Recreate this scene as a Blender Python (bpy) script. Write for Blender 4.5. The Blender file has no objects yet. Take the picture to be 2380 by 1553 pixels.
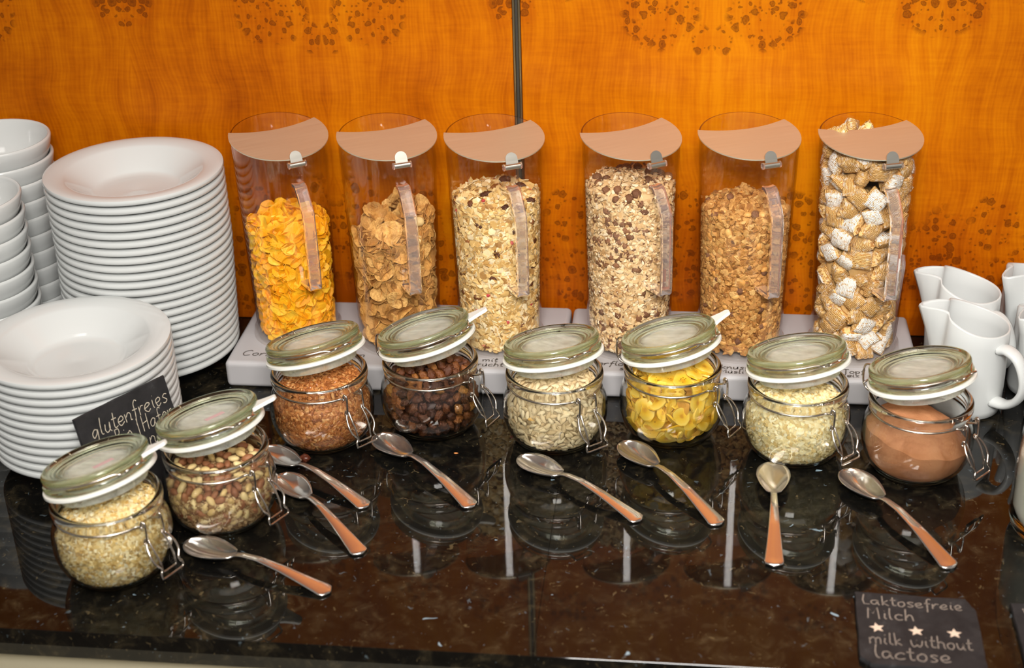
import bpy, math, random
import numpy as np
from mathutils import Matrix, Vector

rng = np.random.default_rng(7)
random.seed(7)
PI = math.pi
SC = bpy.context.scene
COL = SC.collection
R_ = math.radians

# ------------------------------------------------------------------ camera
def make_camera():
    p, r, y = R_(27.81), R_(-1.758), R_(7.234)
    f = Vector((-math.sin(y) * math.cos(p), math.cos(y) * math.cos(p), -math.sin(p)))
    R0 = Vector((math.cos(y), math.sin(y), 0)); U0 = R0.cross(f)
    R1 = math.cos(r) * R0 + math.sin(r) * U0
    U1 = -math.sin(r) * R0 + math.cos(r) * U0
    cd = bpy.data.cameras.new('camera'); ob = bpy.data.objects.new('camera', cd); COL.objects.link(ob)
    M = Matrix((R1, U1, -f)).transposed().to_4x4(); M.translation = (0, 0, 0.84)
    ob.matrix_world = M
    cd.sensor_width = 36; cd.sensor_fit = 'HORIZONTAL'; cd.lens = 3450 / 2380 * 36
    cd.clip_start = 0.01
    cd.dof.use_dof = True; cd.dof.focus_distance = 1.60; cd.dof.aperture_fstop = 5.0
    SC.camera = ob
make_camera()

# ------------------------------------------------------------------ world, lights, exposure
W = bpy.data.worlds.new('world'); SC.world = W; W.use_nodes = True
W.node_tree.nodes['Background'].inputs[0].default_value = (1.0, 0.965, 0.92, 1)
W.node_tree.nodes['Background'].inputs[1].default_value = 0.29
SC.view_settings.view_transform = 'Standard'
SC.view_settings.look = 'None'
SC.view_settings.gamma = 1
SC.view_settings.use_curve_mapping = False
SC.view_settings.exposure = -0.3
CY = SC.cycles
CY.max_bounces = 14; CY.transmission_bounces = 12; CY.glossy_bounces = 6; CY.diffuse_bounces = 3
CY.transparent_max_bounces = 24; CY.blur_glossy = 1.5; CY.sample_clamp_indirect = 20.0

def area_light(name, loc, target, sx, sy, power, color, spread=180):
    L = bpy.data.lights.new(name, 'AREA'); L.shape = 'RECTANGLE'; L.size = sx; L.size_y = sy
    L.energy = power; L.color = color; L.spread = R_(spread)
    o = bpy.data.objects.new(name, L); COL.objects.link(o); o.location = loc
    d = Vector(target) - Vector(loc); o.rotation_euler = d.to_track_quat('-Z', 'Y').to_euler()
    return o
area_light('ceiling_light', (-0.02, 0.55, 1.79), (-0.05, 0.75, 0.0), 1.8, 1.5, 44, (1.0, 0.965, 0.91), 140)
area_light('flash_light', (0.04, -0.05, 1.16), (0.0, 1.45, 0.14), 0.46, 0.32, 10.5, (1.0, 0.97, 0.93), 82)

# ------------------------------------------------------------------ node helpers
class NT:
    def __init__(s, name):
        s.m = bpy.data.materials.new(name); s.m.use_nodes = True
        s.t = s.m.node_tree; s.t.nodes.clear()
        s.out = s.t.nodes.new('ShaderNodeOutputMaterial')
    def n(s, kind, **kw):
        o = s.t.nodes.new(kind)
        for k, v in kw.items():
            setattr(o, k, v)
        return o
    def l(s, a, b): s.t.links.new(a, b)
    def setin(s, node, key, v):
        if hasattr(v, 'is_linked'): s.l(v, node.inputs[key])
        else:
            if isinstance(v, (tuple, list)) and len(v) == 3 and node.inputs[key].type == 'RGBA': v = (*v, 1)
            node.inputs[key].default_value = v
    def math(s, op, a, b=None, c=None, clamp=False):
        o = s.n('ShaderNodeMath', operation=op, use_clamp=clamp)
        s.setin(o, 0, a)
        if b is not None: s.setin(o, 1, b)
        if c is not None: s.setin(o, 2, c)
        return o.outputs[0]
    def mix(s, f, a, b):
        o = s.n('ShaderNodeMix', data_type='RGBA'); s.setin(o, 0, f); s.setin(o, 6, a); s.setin(o, 7, b)
        return o.outputs[2]
    def ramp(s, f, stops, interp='LINEAR'):
        o = s.n('ShaderNodeValToRGB'); o.color_ramp.interpolation = interp
        e = o.color_ramp.elements
        while len(e) < len(stops): e.new(0.5)
        for k, (p, c) in enumerate(stops):
            e[k].position = p; e[k].color = (*c, 1) if len(c) == 3 else c
        s.l(f, o.inputs[0]); return o.outputs[0]
    def noise(s, vec, scale, detail=3, rough=0.5, dist=0.0):
        o = s.n('ShaderNodeTexNoise'); o.inputs['Scale'].default_value = scale
        o.inputs['Detail'].default_value = detail; o.inputs['Roughness'].default_value = rough
        o.inputs['Distortion'].default_value = dist
        if vec is not None: s.l(vec, o.inputs['Vector'])
        return o.outputs[0]
    def voro(s, vec, scale, feature='F1', rnd=1.0):
        o = s.n('ShaderNodeTexVoronoi', feature=feature); o.inputs['Scale'].default_value = scale
        o.inputs['Randomness'].default_value = rnd
        s.l(vec, o.inputs['Vector']); return o
    def mapping(s, vec, scale=(1, 1, 1), loc=(0, 0, 0), rot=(0, 0, 0)):
        o = s.n('ShaderNodeMapping'); s.l(vec, o.inputs[0])
        o.inputs['Scale'].default_value = scale; o.inputs['Location'].default_value = loc; o.inputs['Rotation'].default_value = rot
        return o.outputs[0]
    def obj(s): return s.n('ShaderNodeTexCoord').outputs['Object']
    def bump(s, h, strength=0.3, dist=0.001):
        o = s.n('ShaderNodeBump'); o.inputs['Strength'].default_value = strength; o.inputs['Distance'].default_value = dist
        s.l(h, o.inputs['Height']); return o.outputs[0]
    def principled(s, color, rough=0.5, metal=0.0, normal=None, **kw):
        b = s.n('ShaderNodeBsdfPrincipled'); s.setin(b, 'Base Color', color); s.setin(b, 'Roughness', rough); s.setin(b, 'Metallic', metal)
        for k, v in kw.items(): s.setin(b, k.replace('_', ' '), v)
        if normal is not None: s.l(normal, b.inputs['Normal'])
        s.l(b.outputs[0], s.out.inputs[0]); return b

def plain(name, color, rough=0.5, metal=0.0, noise_amt=0.0, noise_scale=60, **kw):
    t = NT(name)
    c = color
    if noise_amt:
        f = t.noise(t.obj(), noise_scale, 4)
        c = t.mix(f, tuple(x * (1 - noise_amt) for x in color), tuple(min(1, x * (1 + noise_amt)) for x in color))
    t.principled(c, rough, metal, **kw); return t.m

# ------------------------------------------------------------------ materials
def mat_wall():
    t = NT('burl_veneer'); co = t.obj()
    sep = t.n('ShaderNodeSeparateXYZ'); t.l(co, sep.inputs[0]); X, Z = sep.outputs[0], sep.outputs[2]
    right = t.math('GREATER_THAN', X, -0.188)
    # book matched leaves: distance to the mirror seams
    uL = t.math('PINGPONG', t.math('SUBTRACT', X, -0.41), 0.2275)
    uR = t.math('PINGPONG', t.math('SUBTRACT', X, 0.0276), 0.2430)
    u = t.math('ADD', t.math('MULTIPLY', uR, right), t.math('MULTIPLY', uL, t.math('SUBTRACT', 1.0, right)))
    cb = t.n('ShaderNodeCombineXYZ'); t.l(u, cb.inputs[0]); t.l(Z, cb.inputs[2]); t.l(t.math('MULTIPLY', right, 0.31), cb.inputs[1])
    v = cb.outputs[0]
    # burl clusters (leaf x, height, half width, half height)
    mask = None
    for (a, z, rx, rz) in ((0.058, 0.392, 0.048, 0.046), (0.012, 0.36, 0.012, 0.02), (0.232, 0.398, 0.045, 0.034), (0.165, 0.43, 0.05, 0.03), (0.03, 0.115, 0.04, 0.085),
                           (0.215, 0.10, 0.05, 0.07), (0.13, 0.06, 0.05, 0.06), (0.16, 0.15, 0.03, 0.04), (0.10, 0.14, 0.03, 0.05)):
        dx = t.math('DIVIDE', t.math('SUBTRACT', u, a), rx); dz = t.math('DIVIDE', t.math('SUBTRACT', Z, z), rz)
        d = t.math('ADD', t.math('MULTIPLY', dx, dx), t.math('MULTIPLY', dz, dz))
        m = t.math('SUBTRACT', 1.0, d)
        mask = m if mask is None else t.math('MAXIMUM', mask, m)
    wob = t.noise(v, 45, 2)
    mask = t.math('ADD', mask, t.math('MULTIPLY', t.math('SUBTRACT', wob, 0.5), 1.1))
    soft = t.n('ShaderNodeMapRange'); t.l(mask, soft.inputs[0]); soft.inputs[1].default_value = 0.05; soft.inputs[2].default_value = 0.35
    warp = t.n('ShaderNodeVectorMath', operation='MULTIPLY_ADD')
    nz = t.n('ShaderNodeTexNoise'); nz.inputs['Scale'].default_value = 120; t.l(v, nz.inputs['Vector'])
    t.l(nz.outputs[1], warp.inputs[0]); warp.inputs[1].default_value = (0.006, 0.006, 0.006); t.l(v, warp.inputs[2])
    vo = t.voro(warp.outputs[0], 100)
    sepc = t.n('ShaderNodeSeparateColor'); t.l(vo.outputs['Color'], sepc.inputs[0])
    size = t.math('MULTIPLY_ADD', sepc.outputs[0], 0.46, 0.14)
    k = t.math('SUBTRACT', 1.0, t.math('DIVIDE', vo.outputs['Distance'], size), clamp=True)
    knot = t.ramp(k, [(0.0, (0, 0, 0)), (0.16, (0.85, 0.85, 0.85)), (0.45, (0.6, 0.6, 0.6)), (1.0, (1, 1, 1))])
    knot = t.math('MULTIPLY', t.math('MULTIPLY', knot, soft.outputs[0]), t.math('MULTIPLY_ADD', t.noise(v, 700, 2), 0.9, 0.35))
    vo2 = t.voro(warp.outputs[0], 165); sc2 = t.n('ShaderNodeSeparateColor'); t.l(vo2.outputs['Color'], sc2.inputs[0])
    k2 = t.math('SUBTRACT', 1.0, t.math('DIVIDE', vo2.outputs['Distance'], t.math('MULTIPLY_ADD', sc2.outputs[1], 0.40, 0.05)), clamp=True)
    k2 = t.math('MULTIPLY', t.math('MULTIPLY', k2, 1.3, clamp=True), t.math('MULTIPLY', soft.outputs[0], t.math('GREATER_THAN', sc2.outputs[2], 0.35)))
    knot = t.math('MAXIMUM', knot, t.math('MULTIPLY', k2, 0.75))
    # vertical figure that flows around the burls
    fl = t.n('ShaderNodeVectorMath', operation='MULTIPLY_ADD')
    nz2 = t.n('ShaderNodeTexNoise'); nz2.inputs['Scale'].default_value = 9; nz2.inputs['Detail'].default_value = 1.5; t.l(v, nz2.inputs['Vector'])
    t.l(nz2.outputs[1], fl.inputs[0]); fl.inputs[1].default_value = (0.045, 0.02, 0.03); t.l(v, fl.inputs[2])
    g1 = t.noise(t.mapping(fl.outputs[0], (120, 40, 9)), 1.0, 6, 0.62)
    wv = t.n('ShaderNodeTexWave', wave_type='BANDS', bands_direction='X'); wv.inputs['Scale'].default_value = 70
    wv.inputs['Distortion'].default_value = 2.2; wv.inputs['Detail'].default_value = 2; t.l(t.mapping(fl.outputs[0], (1, 1, 0.25)), wv.inputs['Vector'])
    fig = t.noise(t.mapping(v, (30, 30, 230)), 1.0, 2, 0.6)
    big = t.noise(t.mapping(fl.outputs[0], (11, 13, 5)), 1.0, 4, 0.6)
    pore = t.noise(t.mapping(v, (900, 300, 60)), 1.0, 2)
    tone = t.math('ADD', t.math('MULTIPLY', big, 0.95), t.math('MULTIPLY', g1, 0.45))
    tone = t.math('ADD', tone, t.math('MULTIPLY', t.math('SUBTRACT', wv.outputs[1], 0.5), 0.055))
    tone = t.math('ADD', tone, t.math('MULTIPLY', t.math('SUBTRACT', fig, 0.5), 0.22))
    tone = t.math('ADD', tone, t.math('MULTIPLY', t.math('SUBTRACT', pore, 0.5), 0.12))
    # every second leaf is cut the other way round: a slight change of tone at the seams
    leafL = t.math('MULTIPLY', t.math('GREATER_THAN', X, -0.41), 0.07)
    leafR = t.math('MULTIPLY', t.math('MULTIPLY', t.math('GREATER_THAN', X, 0.0276), t.math('LESS_THAN', X, 0.2706)), 0.07)
    leafLL = t.math('MULTIPLY', t.math('LESS_THAN', X, -0.6375), 0.05)
    tone = t.math('ADD', tone, t.math('ADD', leafL, t.math('ADD', leafR, leafLL)))
    low = t.math('MULTIPLY', t.math('SUBTRACT', 0.23, t.math('ADD', Z, t.math('MULTIPLY', big, 0.12))), 2.1, clamp=True)   # darker, redder tone towards the foot of the leaves
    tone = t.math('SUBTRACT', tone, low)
    base = t.ramp(tone, [(0.42, (0.25, 0.046, 0.0003)), (0.62, (0.39, 0.088, 0.0003)), (0.80, (0.50, 0.132, 0.0005)), (0.98, (0.58, 0.18, 0.001))])
    col = t.mix(t.math('MULTIPLY', soft.outputs[0], 0.20), base, (0.36, 0.062, 0.0006))
    col = t.mix(t.math('MULTIPLY', knot, 0.92, clamp=True), col, (0.055, 0.009, 0.0015))
    t.principled(col, 0.38, 0, t.bump(g1, 0.05, 0.0005), Specular_IOR_Level=0.10)
    return t.m

def mat_granite():
    t = NT('polished_granite'); co = t.obj()
    n1 = t.noise(co, 52, 8, 0.66, 0.6); n2 = t.noise(co, 13, 3)
    base = t.ramp(n1, [(0.38, (0.0018, 0.0016, 0.0014)), (0.50, (0.0045, 0.0038, 0.0028)), (0.60, (0.020, 0.0155, 0.0085)), (0.72, (0.062, 0.047, 0.025))])
    base = t.mix(t.math('MULTIPLY', n2, 0.8), base, (0.004, 0.004, 0.0035))
    def flecks(scale, lo, hi, off, amt, col):
        f = t.noise(t.mapping(co, (1, 1, 1), off, (0.3, 0.5, off[0])), scale, 2.5, 0.6, 0.9)
        k = t.math('MULTIPLY', t.math('SUBTRACT', f, lo), 1.0 / (hi - lo), clamp=True)
        return t.mix(t.math('MULTIPLY', k, amt), base, col)
    base = flecks(150, 0.66, 0.72, (3.1, 0.2, 0), 0.38, (0.17, 0.125, 0.06))
    base = flecks(115, 0.685, 0.73, (7.7, 1.3, 0), 0.38, (0.13, 0.17, 0.19))
    base = flecks(64, 0.735, 0.76, (5.2, 4.3, 0), 0.85, (0.26, 0.36, 0.42))
    t.principled(base, 0.035, 0, None, Specular_IOR_Level=0.38, IOR=1.5)
    return t.m

def mat_thin(name, tint, edge, ior=1.45, rough=0.02):
    """clear sheet: see-through, mirror-like towards grazing angles"""
    t = NT(name)
    lw = t.n('ShaderNodeLayerWeight'); lw.inputs[0].default_value = 0.35
    tr = t.n('ShaderNodeBsdfTransparent'); t.setin(tr, 0, t.mix(t.math('POWER', lw.outputs['Facing'], 3.0), tint, edge))
    gl = t.n('ShaderNodeBsdfGlossy'); gl.inputs['Roughness'].default_value = rough; gl.inputs['Color'].default_value = (1, 1, 1, 1)
    fc = t.n('ShaderNodeLayerWeight'); fc.inputs[0].default_value = 0.5
    f0 = ((ior - 1) / (ior + 1)) ** 2
    fr = t.math('MULTIPLY_ADD', t.math('POWER', fc.outputs['Facing'], 5.0), 0.75, f0)
    mx = t.n('ShaderNodeMixShader'); t.l(fr, mx.inputs[0]); t.l(tr.outputs[0], mx.inputs[1]); t.l(gl.outputs[0], mx.inputs[2])
    t.l(mx.outputs[0], t.out.inputs[0]); return t.m

def mat_glass(name, color, rough=0.0, ior=1.48, dens=0.0, abs_color=(0.5, 0.8, 0.5)):
    t = NT(name)
    g = t.n('ShaderNodeBsdfGlass'); t.setin(g, 'Color', color); g.inputs['Roughness'].default_value = rough; g.inputs['IOR'].default_value = ior
    t.l(g.outputs[0], t.out.inputs[0])
    if dens:
        v = t.n('ShaderNodeVolumeAbsorption'); t.setin(v, 'Color', abs_color); v.inputs['Density'].default_value = dens
        t.l(v.outputs[0], t.out.inputs[1])
    return t.m

def mat_piece(name, stops, rough=0.6, source='object', var=0.0, vscale=200, vcol=None, bump_s=0.0, bump_scale=300, sss=0.0, spec=0.35, fleck=None):
    """colour varies from piece to piece (object or mesh island)"""
    t = NT(name)
    if source == 'object': r = t.n('ShaderNodeObjectInfo').outputs['Random']
    else: r = t.n('ShaderNodeNewGeometry').outputs['Random Per Island']
    c = t.ramp(r, stops)
    co = t.obj()
    if var:
        f = t.noise(co, vscale, 3)
        c = t.mix(t.math('MULTIPLY', t.math('SUBTRACT', f, 0.35, clamp=True), var * 3, clamp=True), c, vcol)
    nrm = t.bump(t.noise(co, bump_scale, 4, 0.6), bump_s, 0.002) if bump_s else None
    t.principled(c, rough, 0, nrm, Specular_IOR_Level=spec)
    return t.m

def mat_wheat():
    t = NT('frosted_wheat'); co = t.obj()
    oi = t.n('ShaderNodeObjectInfo').outputs['Random']
    wv = t.n('ShaderNodeTexWave', wave_type='BANDS', bands_direction='Y'); wv.inputs['Scale'].default_value = 210
    wv.inputs['Distortion'].default_value = 6.0; wv.inputs['Detail'].default_value = 2.5; wv.inputs['Detail Scale'].default_value = 1.2
    t.l(co, wv.inputs['Vector'])
    base = t.ramp(wv.outputs[1], [(0.1, (0.46, 0.21, 0.05)), (0.5, (0.72, 0.41, 0.13)), (0.9, (0.86, 0.59, 0.26))])
    sep = t.n('ShaderNodeSeparateXYZ'); t.l(co, sep.inputs[0])
    top = t.math('GREATER_THAN', sep.outputs[2], 0.0030)
    ns = t.noise(co, 420, 3)
    has = t.math('GREATER_THAN', oi, 0.52)
    fr = t.math('MULTIPLY', t.math('MULTIPLY', top, has), t.math('MULTIPLY', t.math('SUBTRACT', ns, 0.34), 7, clamp=True))
    dust = t.math('MULTIPLY', t.math('SUBTRACT', t.noise(co, 190, 3), 0.52, clamp=True), 3.0, clamp=True)
    c = t.mix(t.math('MAXIMUM', fr, dust), base, (0.93, 0.89, 0.82))
    h = t.math('ADD', wv.outputs[1], t.math('MULTIPLY', ns, 0.7))
    t.principled(c, 0.75, 0, t.bump(h, 0.8, 0.0010), Specular_IOR_Level=0.08)
    return t.m

def mat_banana():
    t = NT('dried_banana'); co = t.obj()
    oi = t.n('ShaderNodeObjectInfo').outputs['Random']
    sep = t.n('ShaderNodeSeparateXYZ'); t.l(co, sep.inputs[0])
    r = t.math('SQRT', t.math('ADD', t.math('MULTIPLY', sep.outputs[0], sep.outputs[0]), t.math('MULTIPLY', sep.outputs[1], sep.outputs[1])))
    r = t.math('DIVIDE', r, 0.0118)
    n = t.noise(co, 160, 4)
    c = t.ramp(t.math('ADD', r, t.math('MULTIPLY', t.math('SUBTRACT', n, 0.5), 0.5)), [(0.08, (0.60, 0.26, 0.012)), (0.3, (0.80, 0.47, 0.028)), (0.62, (0.86, 0.56, 0.06)), (0.92, (0.90, 0.66, 0.14)), (1.0, (0.80, 0.46, 0.03))])
    c = t.mix(t.math('MULTIPLY', oi, 0.35), c, (0.80, 0.42, 0.012))
    vo = t.voro(co, 420)
    dots = t.math('MULTIPLY', t.math('LESS_THAN', vo.outputs['Distance'], 0.26), t.math('MULTIPLY', t.math('LESS_THAN', r, 0.42), t.math('GREATER_THAN', oi, 0.55)))
    c = t.mix(t.math('MULTIPLY', dots, 0.85), c, (0.16, 0.04, 0.005))
    t.principled(c, 0.32, 0, t.bump(n, 0.4, 0.001), Specular_IOR_Level=0.5)
    return t.m

def mat_slate():
    t = NT('slate'); co = t.obj()
    n = t.noise(co, 60, 6, 0.65); m = t.noise(co, 300, 3)
    c = t.ramp(n, [(0.3, (0.011, 0.011, 0.012)), (0.6, (0.022, 0.021, 0.022)), (0.8, (0.05, 0.05, 0.052))])
    t.principled(c, 0.55, 0, t.bump(t.math('ADD', n, t.math('MULTIPLY', m, 0.3)), 0.35, 0.001), Specular_IOR_Level=0.3)
    return t.m

def mat_porcelain():
    t = NT('glazed_porcelain')
    t.principled((0.575, 0.59, 0.58), 0.10, 0, None, Specular_IOR_Level=0.5)
    return t.m

def mat_brushed(name, color, rough, axis=(400, 12, 12), metal=1.0):
    t = NT(name); co = t.obj()
    n = t.noise(t.mapping(co, axis), 1.0, 3)
    c = t.mix(n, tuple(x * 0.86 for x in color), color)
    t.principled(c, t.math('MULTIPLY_ADD', n, 0.12, rough), metal, t.bump(n, 0.06, 0.0004))
    return t.m

def mat_cocoa():
    t = NT('cocoa_powder'); co = t.obj()
    n = t.noise(co, 140, 6, 0.7); f = t.noise(co, 1500, 2); b = t.noise(co, 38, 3, 0.6, 0.8)
    c = t.ramp(b, [(0.3, (0.40, 0.165, 0.075)), (0.5, (0.54, 0.245, 0.12)), (0.7, (0.60, 0.29, 0.15))])
    c = t.mix(t.math('MULTIPLY', f, 0.3), c, (0.52, 0.19, 0.06))
    t.principled(c, 0.9, 0, t.bump(t.math('ADD', n, t.math('MULTIPLY', f, 0.3)), 0.6, 0.003), Specular_IOR_Level=0.1)
    return t.m

def mat_handle():
    """thick moulded acrylic with a little pinkish white diffuse mixed in"""
    t = NT('acrylic_handle')
    g = t.n('ShaderNodeBsdfGlass'); t.setin(g, 'Color', (0.985, 0.955, 0.945)); g.inputs['Roughness'].default_value = 0.03; g.inputs['IOR'].default_value = 1.30
    d = t.n('ShaderNodeBsdfDiffuse'); t.setin(d, 'Color', (0.92, 0.82, 0.77))
    m = t.n('ShaderNodeMixShader'); m.inputs[0].default_value = 0.075; t.l(g.outputs[0], m.inputs[1]); t.l(d.outputs[0], m.inputs[2])
    t.l(m.outputs[0], t.out.inputs[0]); return t.m
def mat_lid():
    """pressed glass: clear body colour with the faint haze of a pressed, slightly misted pane"""
    t = NT('lid_glass')
    g = t.n('ShaderNodeBsdfGlass'); t.setin(g, 'Color', (0.985, 0.995, 0.975)); g.inputs['Roughness'].default_value = 0.02; g.inputs['IOR'].default_value = 1.48
    d = t.n('ShaderNodeBsdfTranslucent'); t.setin(d, 'Color', (0.97, 0.98, 0.91))
    e = t.n('ShaderNodeBsdfDiffuse'); t.setin(e, 'Color', (0.97, 0.98, 0.91))
    m1 = t.n('ShaderNodeMixShader'); m1.inputs[0].default_value = 0.5; t.l(d.outputs[0], m1.inputs[1]); t.l(e.outputs[0], m1.inputs[2])
    co = t.obj(); sep = t.n('ShaderNodeSeparateXYZ'); t.l(co, sep.inputs[0])
    dx = t.math('SUBTRACT', sep.outputs[0], 0.054)
    r = t.math('SQRT', t.math('ADD', t.math('MULTIPLY', dx, dx), t.math('MULTIPLY', sep.outputs[1], sep.outputs[1])))
    haze = t.math('ADD', t.math('MULTIPLY', t.math('MULTIPLY', t.math('SUBTRACT', 0.0335, r), 120.0, clamp=True), 0.52), t.math('MULTIPLY', t.math('LESS_THAN', sep.outputs[2], -0.0005), 0.30))
    haze = t.math('MULTIPLY', haze, t.math('MULTIPLY_ADD', t.noise(t.mapping(co, (45, 150, 60)), 1.0, 3), 1.7, 0.15))
    m2 = t.n('ShaderNodeMixShader'); t.l(haze, m2.inputs[0]); t.l(g.outputs[0], m2.inputs[1]); t.l(m1.outputs[0], m2.inputs[2])
    t.l(m2.outputs[0], t.out.inputs[0])
    v = t.n('ShaderNodeVolumeAbsorption'); t.setin(v, 'Color', (0.68, 0.79, 0.38)); v.inputs['Density'].default_value = 14
    t.l(v.outputs[0], t.out.inputs[1]); return t.m
M = {}
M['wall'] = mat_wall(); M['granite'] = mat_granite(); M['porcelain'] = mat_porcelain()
M['acrylic'] = mat_thin('clear_acrylic', (0.99, 0.985, 0.98), (0.90, 0.86, 0.85))
M['acrylic_rim'] = mat_thin('acrylic_cut_edge', (0.42, 0.32, 0.50), (0.25, 0.18, 0.30), rough=0.1)
M['acrylic_solid'] = mat_handle()
M['glass'] = mat_glass('jar_glass', (0.992, 0.997, 0.99), 0.0, 1.46, 3.5, (0.50, 0.75, 0.30))
M['lid_glass'] = mat_lid()
M['gasket'] = plain('white_rubber', (0.82, 0.82, 0.76), 0.45, Subsurface_Weight=0.0)
M['wire'] = plain('steel_wire', (0.62, 0.56, 0.50), 0.18, 1.0, 0.08)
M['spoon'] = plain('polished_steel', (0.80, 0.76, 0.72), 0.14, 0.95, 0.04, 25)
M['lid_steel'] = mat_brushed('brushed_steel', (0.78, 0.715, 0.54), 0.42, metal=0.82)
M['knob_steel'] = mat_brushed('hinge_steel', (0.70, 0.66, 0.58), 0.26)
M['stand'] = plain('frosted_grey_plastic', (0.42, 0.405, 0.41), 0.42, 0, 0.04, 30, Specular_IOR_Level=0.4)
M['ink'] = plain('grey_marker_ink', (0.10, 0.085, 0.075), 0.6, 0, 0.2, 400)
M['chalk'] = plain('chalk_line', (0.50, 0.44, 0.34), 0.8, 0, 0.25, 500)
M['chalk_bright'] = plain('chalk_fill', (0.62, 0.47, 0.36), 0.8, 0, 0.15, 500)
M['chalk_dim'] = plain('chalk_faint', (0.21, 0.17, 0.14), 0.8, 0, 0.25, 500)
M['slate'] = mat_slate()
M['strip_brass'] = plain('aged_brass', (0.34, 0.27, 0.16), 0.35, 1.0, 0.1)
M['strip_dark'] = plain('dark_groove', (0.03, 0.025, 0.018), 0.5)
M['cream'] = plain('cream_lacquer', (0.52, 0.47, 0.34), 0.4, 0, 0.04)
M['floor'] = plain('floor_carpet', (0.16, 0.13, 0.10), 0.9, 0, 0.3, 30)
M['ceiling'] = plain('white_ceiling', (0.82, 0.80, 0.75), 0.9, 0, 0.03)
M['milk'] = plain('milk', (0.80, 0.78, 0.68), 0.3, 0, 0.01)
M['price'] = plain('faded_pink_sticker', (0.55, 0.36, 0.36), 0.7, 0, 0.2, 700)

M['cornflake'] = mat_piece('toasted_corn', [(0.0, (0.95, 0.42, 0.006)), (0.5, (0.98, 0.54, 0.014)), (1.0, (0.99, 0.64, 0.05))], 0.45, var=0.4, vcol=(0.88, 0.28, 0.004), vscale=150, bump_s=0.7, bump_scale=260)
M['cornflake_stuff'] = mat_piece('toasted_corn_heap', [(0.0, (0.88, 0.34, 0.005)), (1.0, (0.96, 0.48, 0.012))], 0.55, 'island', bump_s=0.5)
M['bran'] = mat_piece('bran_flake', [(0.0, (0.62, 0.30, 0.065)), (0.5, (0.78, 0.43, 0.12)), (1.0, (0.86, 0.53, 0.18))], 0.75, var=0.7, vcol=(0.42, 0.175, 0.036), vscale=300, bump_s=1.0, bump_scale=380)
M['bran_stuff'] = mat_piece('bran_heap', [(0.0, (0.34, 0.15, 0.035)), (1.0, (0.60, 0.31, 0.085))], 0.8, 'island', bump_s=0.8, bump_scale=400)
M['oat_mix'] = mat_piece('fruit_muesli', [(0.0, (0.36, 0.18, 0.05)), (0.10, (0.56, 0.32, 0.09)), (0.35, (0.70, 0.46, 0.165)), (0.7, (0.79, 0.58, 0.27)), (1.0, (0.86, 0.73, 0.48))], 0.65, 'island', bump_s=0.3)
M['oat_choc'] = mat_piece('chocolate_muesli', [(0.0, (0.15, 0.07, 0.035)), (0.06, (0.22, 0.10, 0.05)), (0.09, (0.50, 0.29, 0.115)), (0.3, (0.66, 0.43, 0.20)), (0.7, (0.76, 0.56, 0.31)), (1.0, (0.85, 0.71, 0.49))], 0.7, 'island', bump_s=0.3)
M['granola'] = mat_piece('crunchy_granola', [(0.0, (0.24, 0.09, 0.022)), (0.12, (0.42, 0.18, 0.04)), (0.5, (0.60, 0.29, 0.075)), (0.85, (0.72, 0.40, 0.12)), (1.0, (0.82, 0.52, 0.19))], 0.6, 'island', var=0.4, vcol=(0.28, 0.115, 0.03), vscale=330, bump_s=0.8, bump_scale=500)
M['oats'] = mat_piece('rolled_oats', [(0.0, (0.70, 0.47, 0.16)), (0.25, (0.86, 0.68, 0.32)), (0.7, (0.93, 0.80, 0.46)), (1.0, (0.95, 0.87, 0.62))], 0.7, 'island', bump_s=0.3)
M['oat_bran'] = mat_piece('oat_flakes_fine', [(0.0, (0.58, 0.34, 0.09)), (0.25, (0.78, 0.54, 0.19)), (0.7, (0.90, 0.73, 0.38)), (1.0, (0.95, 0.87, 0.64))], 0.7, 'island', bump_s=0.3)
M['flax'] = mat_piece('flax_seed', [(0.0, (0.26, 0.075, 0.018)), (0.4, (0.48, 0.16, 0.040)), (0.8, (0.64, 0.25, 0.07)), (1.0, (0.75, 0.40, 0.15))], 0.25, 'island', spec=0.5)
M['sunflower'] = mat_piece('sunflower_kernel', [(0.0, (0.60, 0.43, 0.22)), (0.4, (0.76, 0.59, 0.34)), (0.97, (0.86, 0.72, 0.46)), (1.0, (0.76, 0.42, 0.08))], 0.5, var=0.25, vcol=(0.52, 0.38, 0.22), vscale=420, bump_s=0.2)
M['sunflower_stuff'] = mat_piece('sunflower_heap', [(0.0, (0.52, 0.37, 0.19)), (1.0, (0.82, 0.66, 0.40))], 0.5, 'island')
M['raisin'] = mat_piece('raisin_skin', [(0.0, (0.06, 0.016, 0.005)), (0.5, (0.13, 0.036, 0.008)), (0.8, (0.24, 0.075, 0.013)), (0.94, (0.34, 0.115, 0.02)), (1.0, (0.48, 0.22, 0.035))], 0.30, var=0.3, vcol=(0.07, 0.016, 0.007), vscale=250, spec=0.5, bump_s=0.8, bump_scale=520)
M['dark_raisin'] = plain('dark_raisin', (0.075, 0.018, 0.008), 0.3, 0, 0.35, 350)
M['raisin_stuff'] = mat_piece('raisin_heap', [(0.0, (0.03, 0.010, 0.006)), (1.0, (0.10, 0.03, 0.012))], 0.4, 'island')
M['choc'] = mat_piece('chocolate_crunch', [(0.0, (0.15, 0.062, 0.028)), (1.0, (0.28, 0.125, 0.058))], 0.6, bump_s=1.0, bump_scale=420)
M['berry'] = mat_piece('freeze_dried_berry', [(0.0, (0.50, 0.05, 0.06)), (1.0, (0.68, 0.14, 0.12))], 0.6)
M['nut'] = mat_piece('brown_nut', [(0.0, (0.24, 0.085, 0.035)), (1.0, (0.40, 0.17, 0.075))], 0.5, bump_s=0.4)
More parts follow.
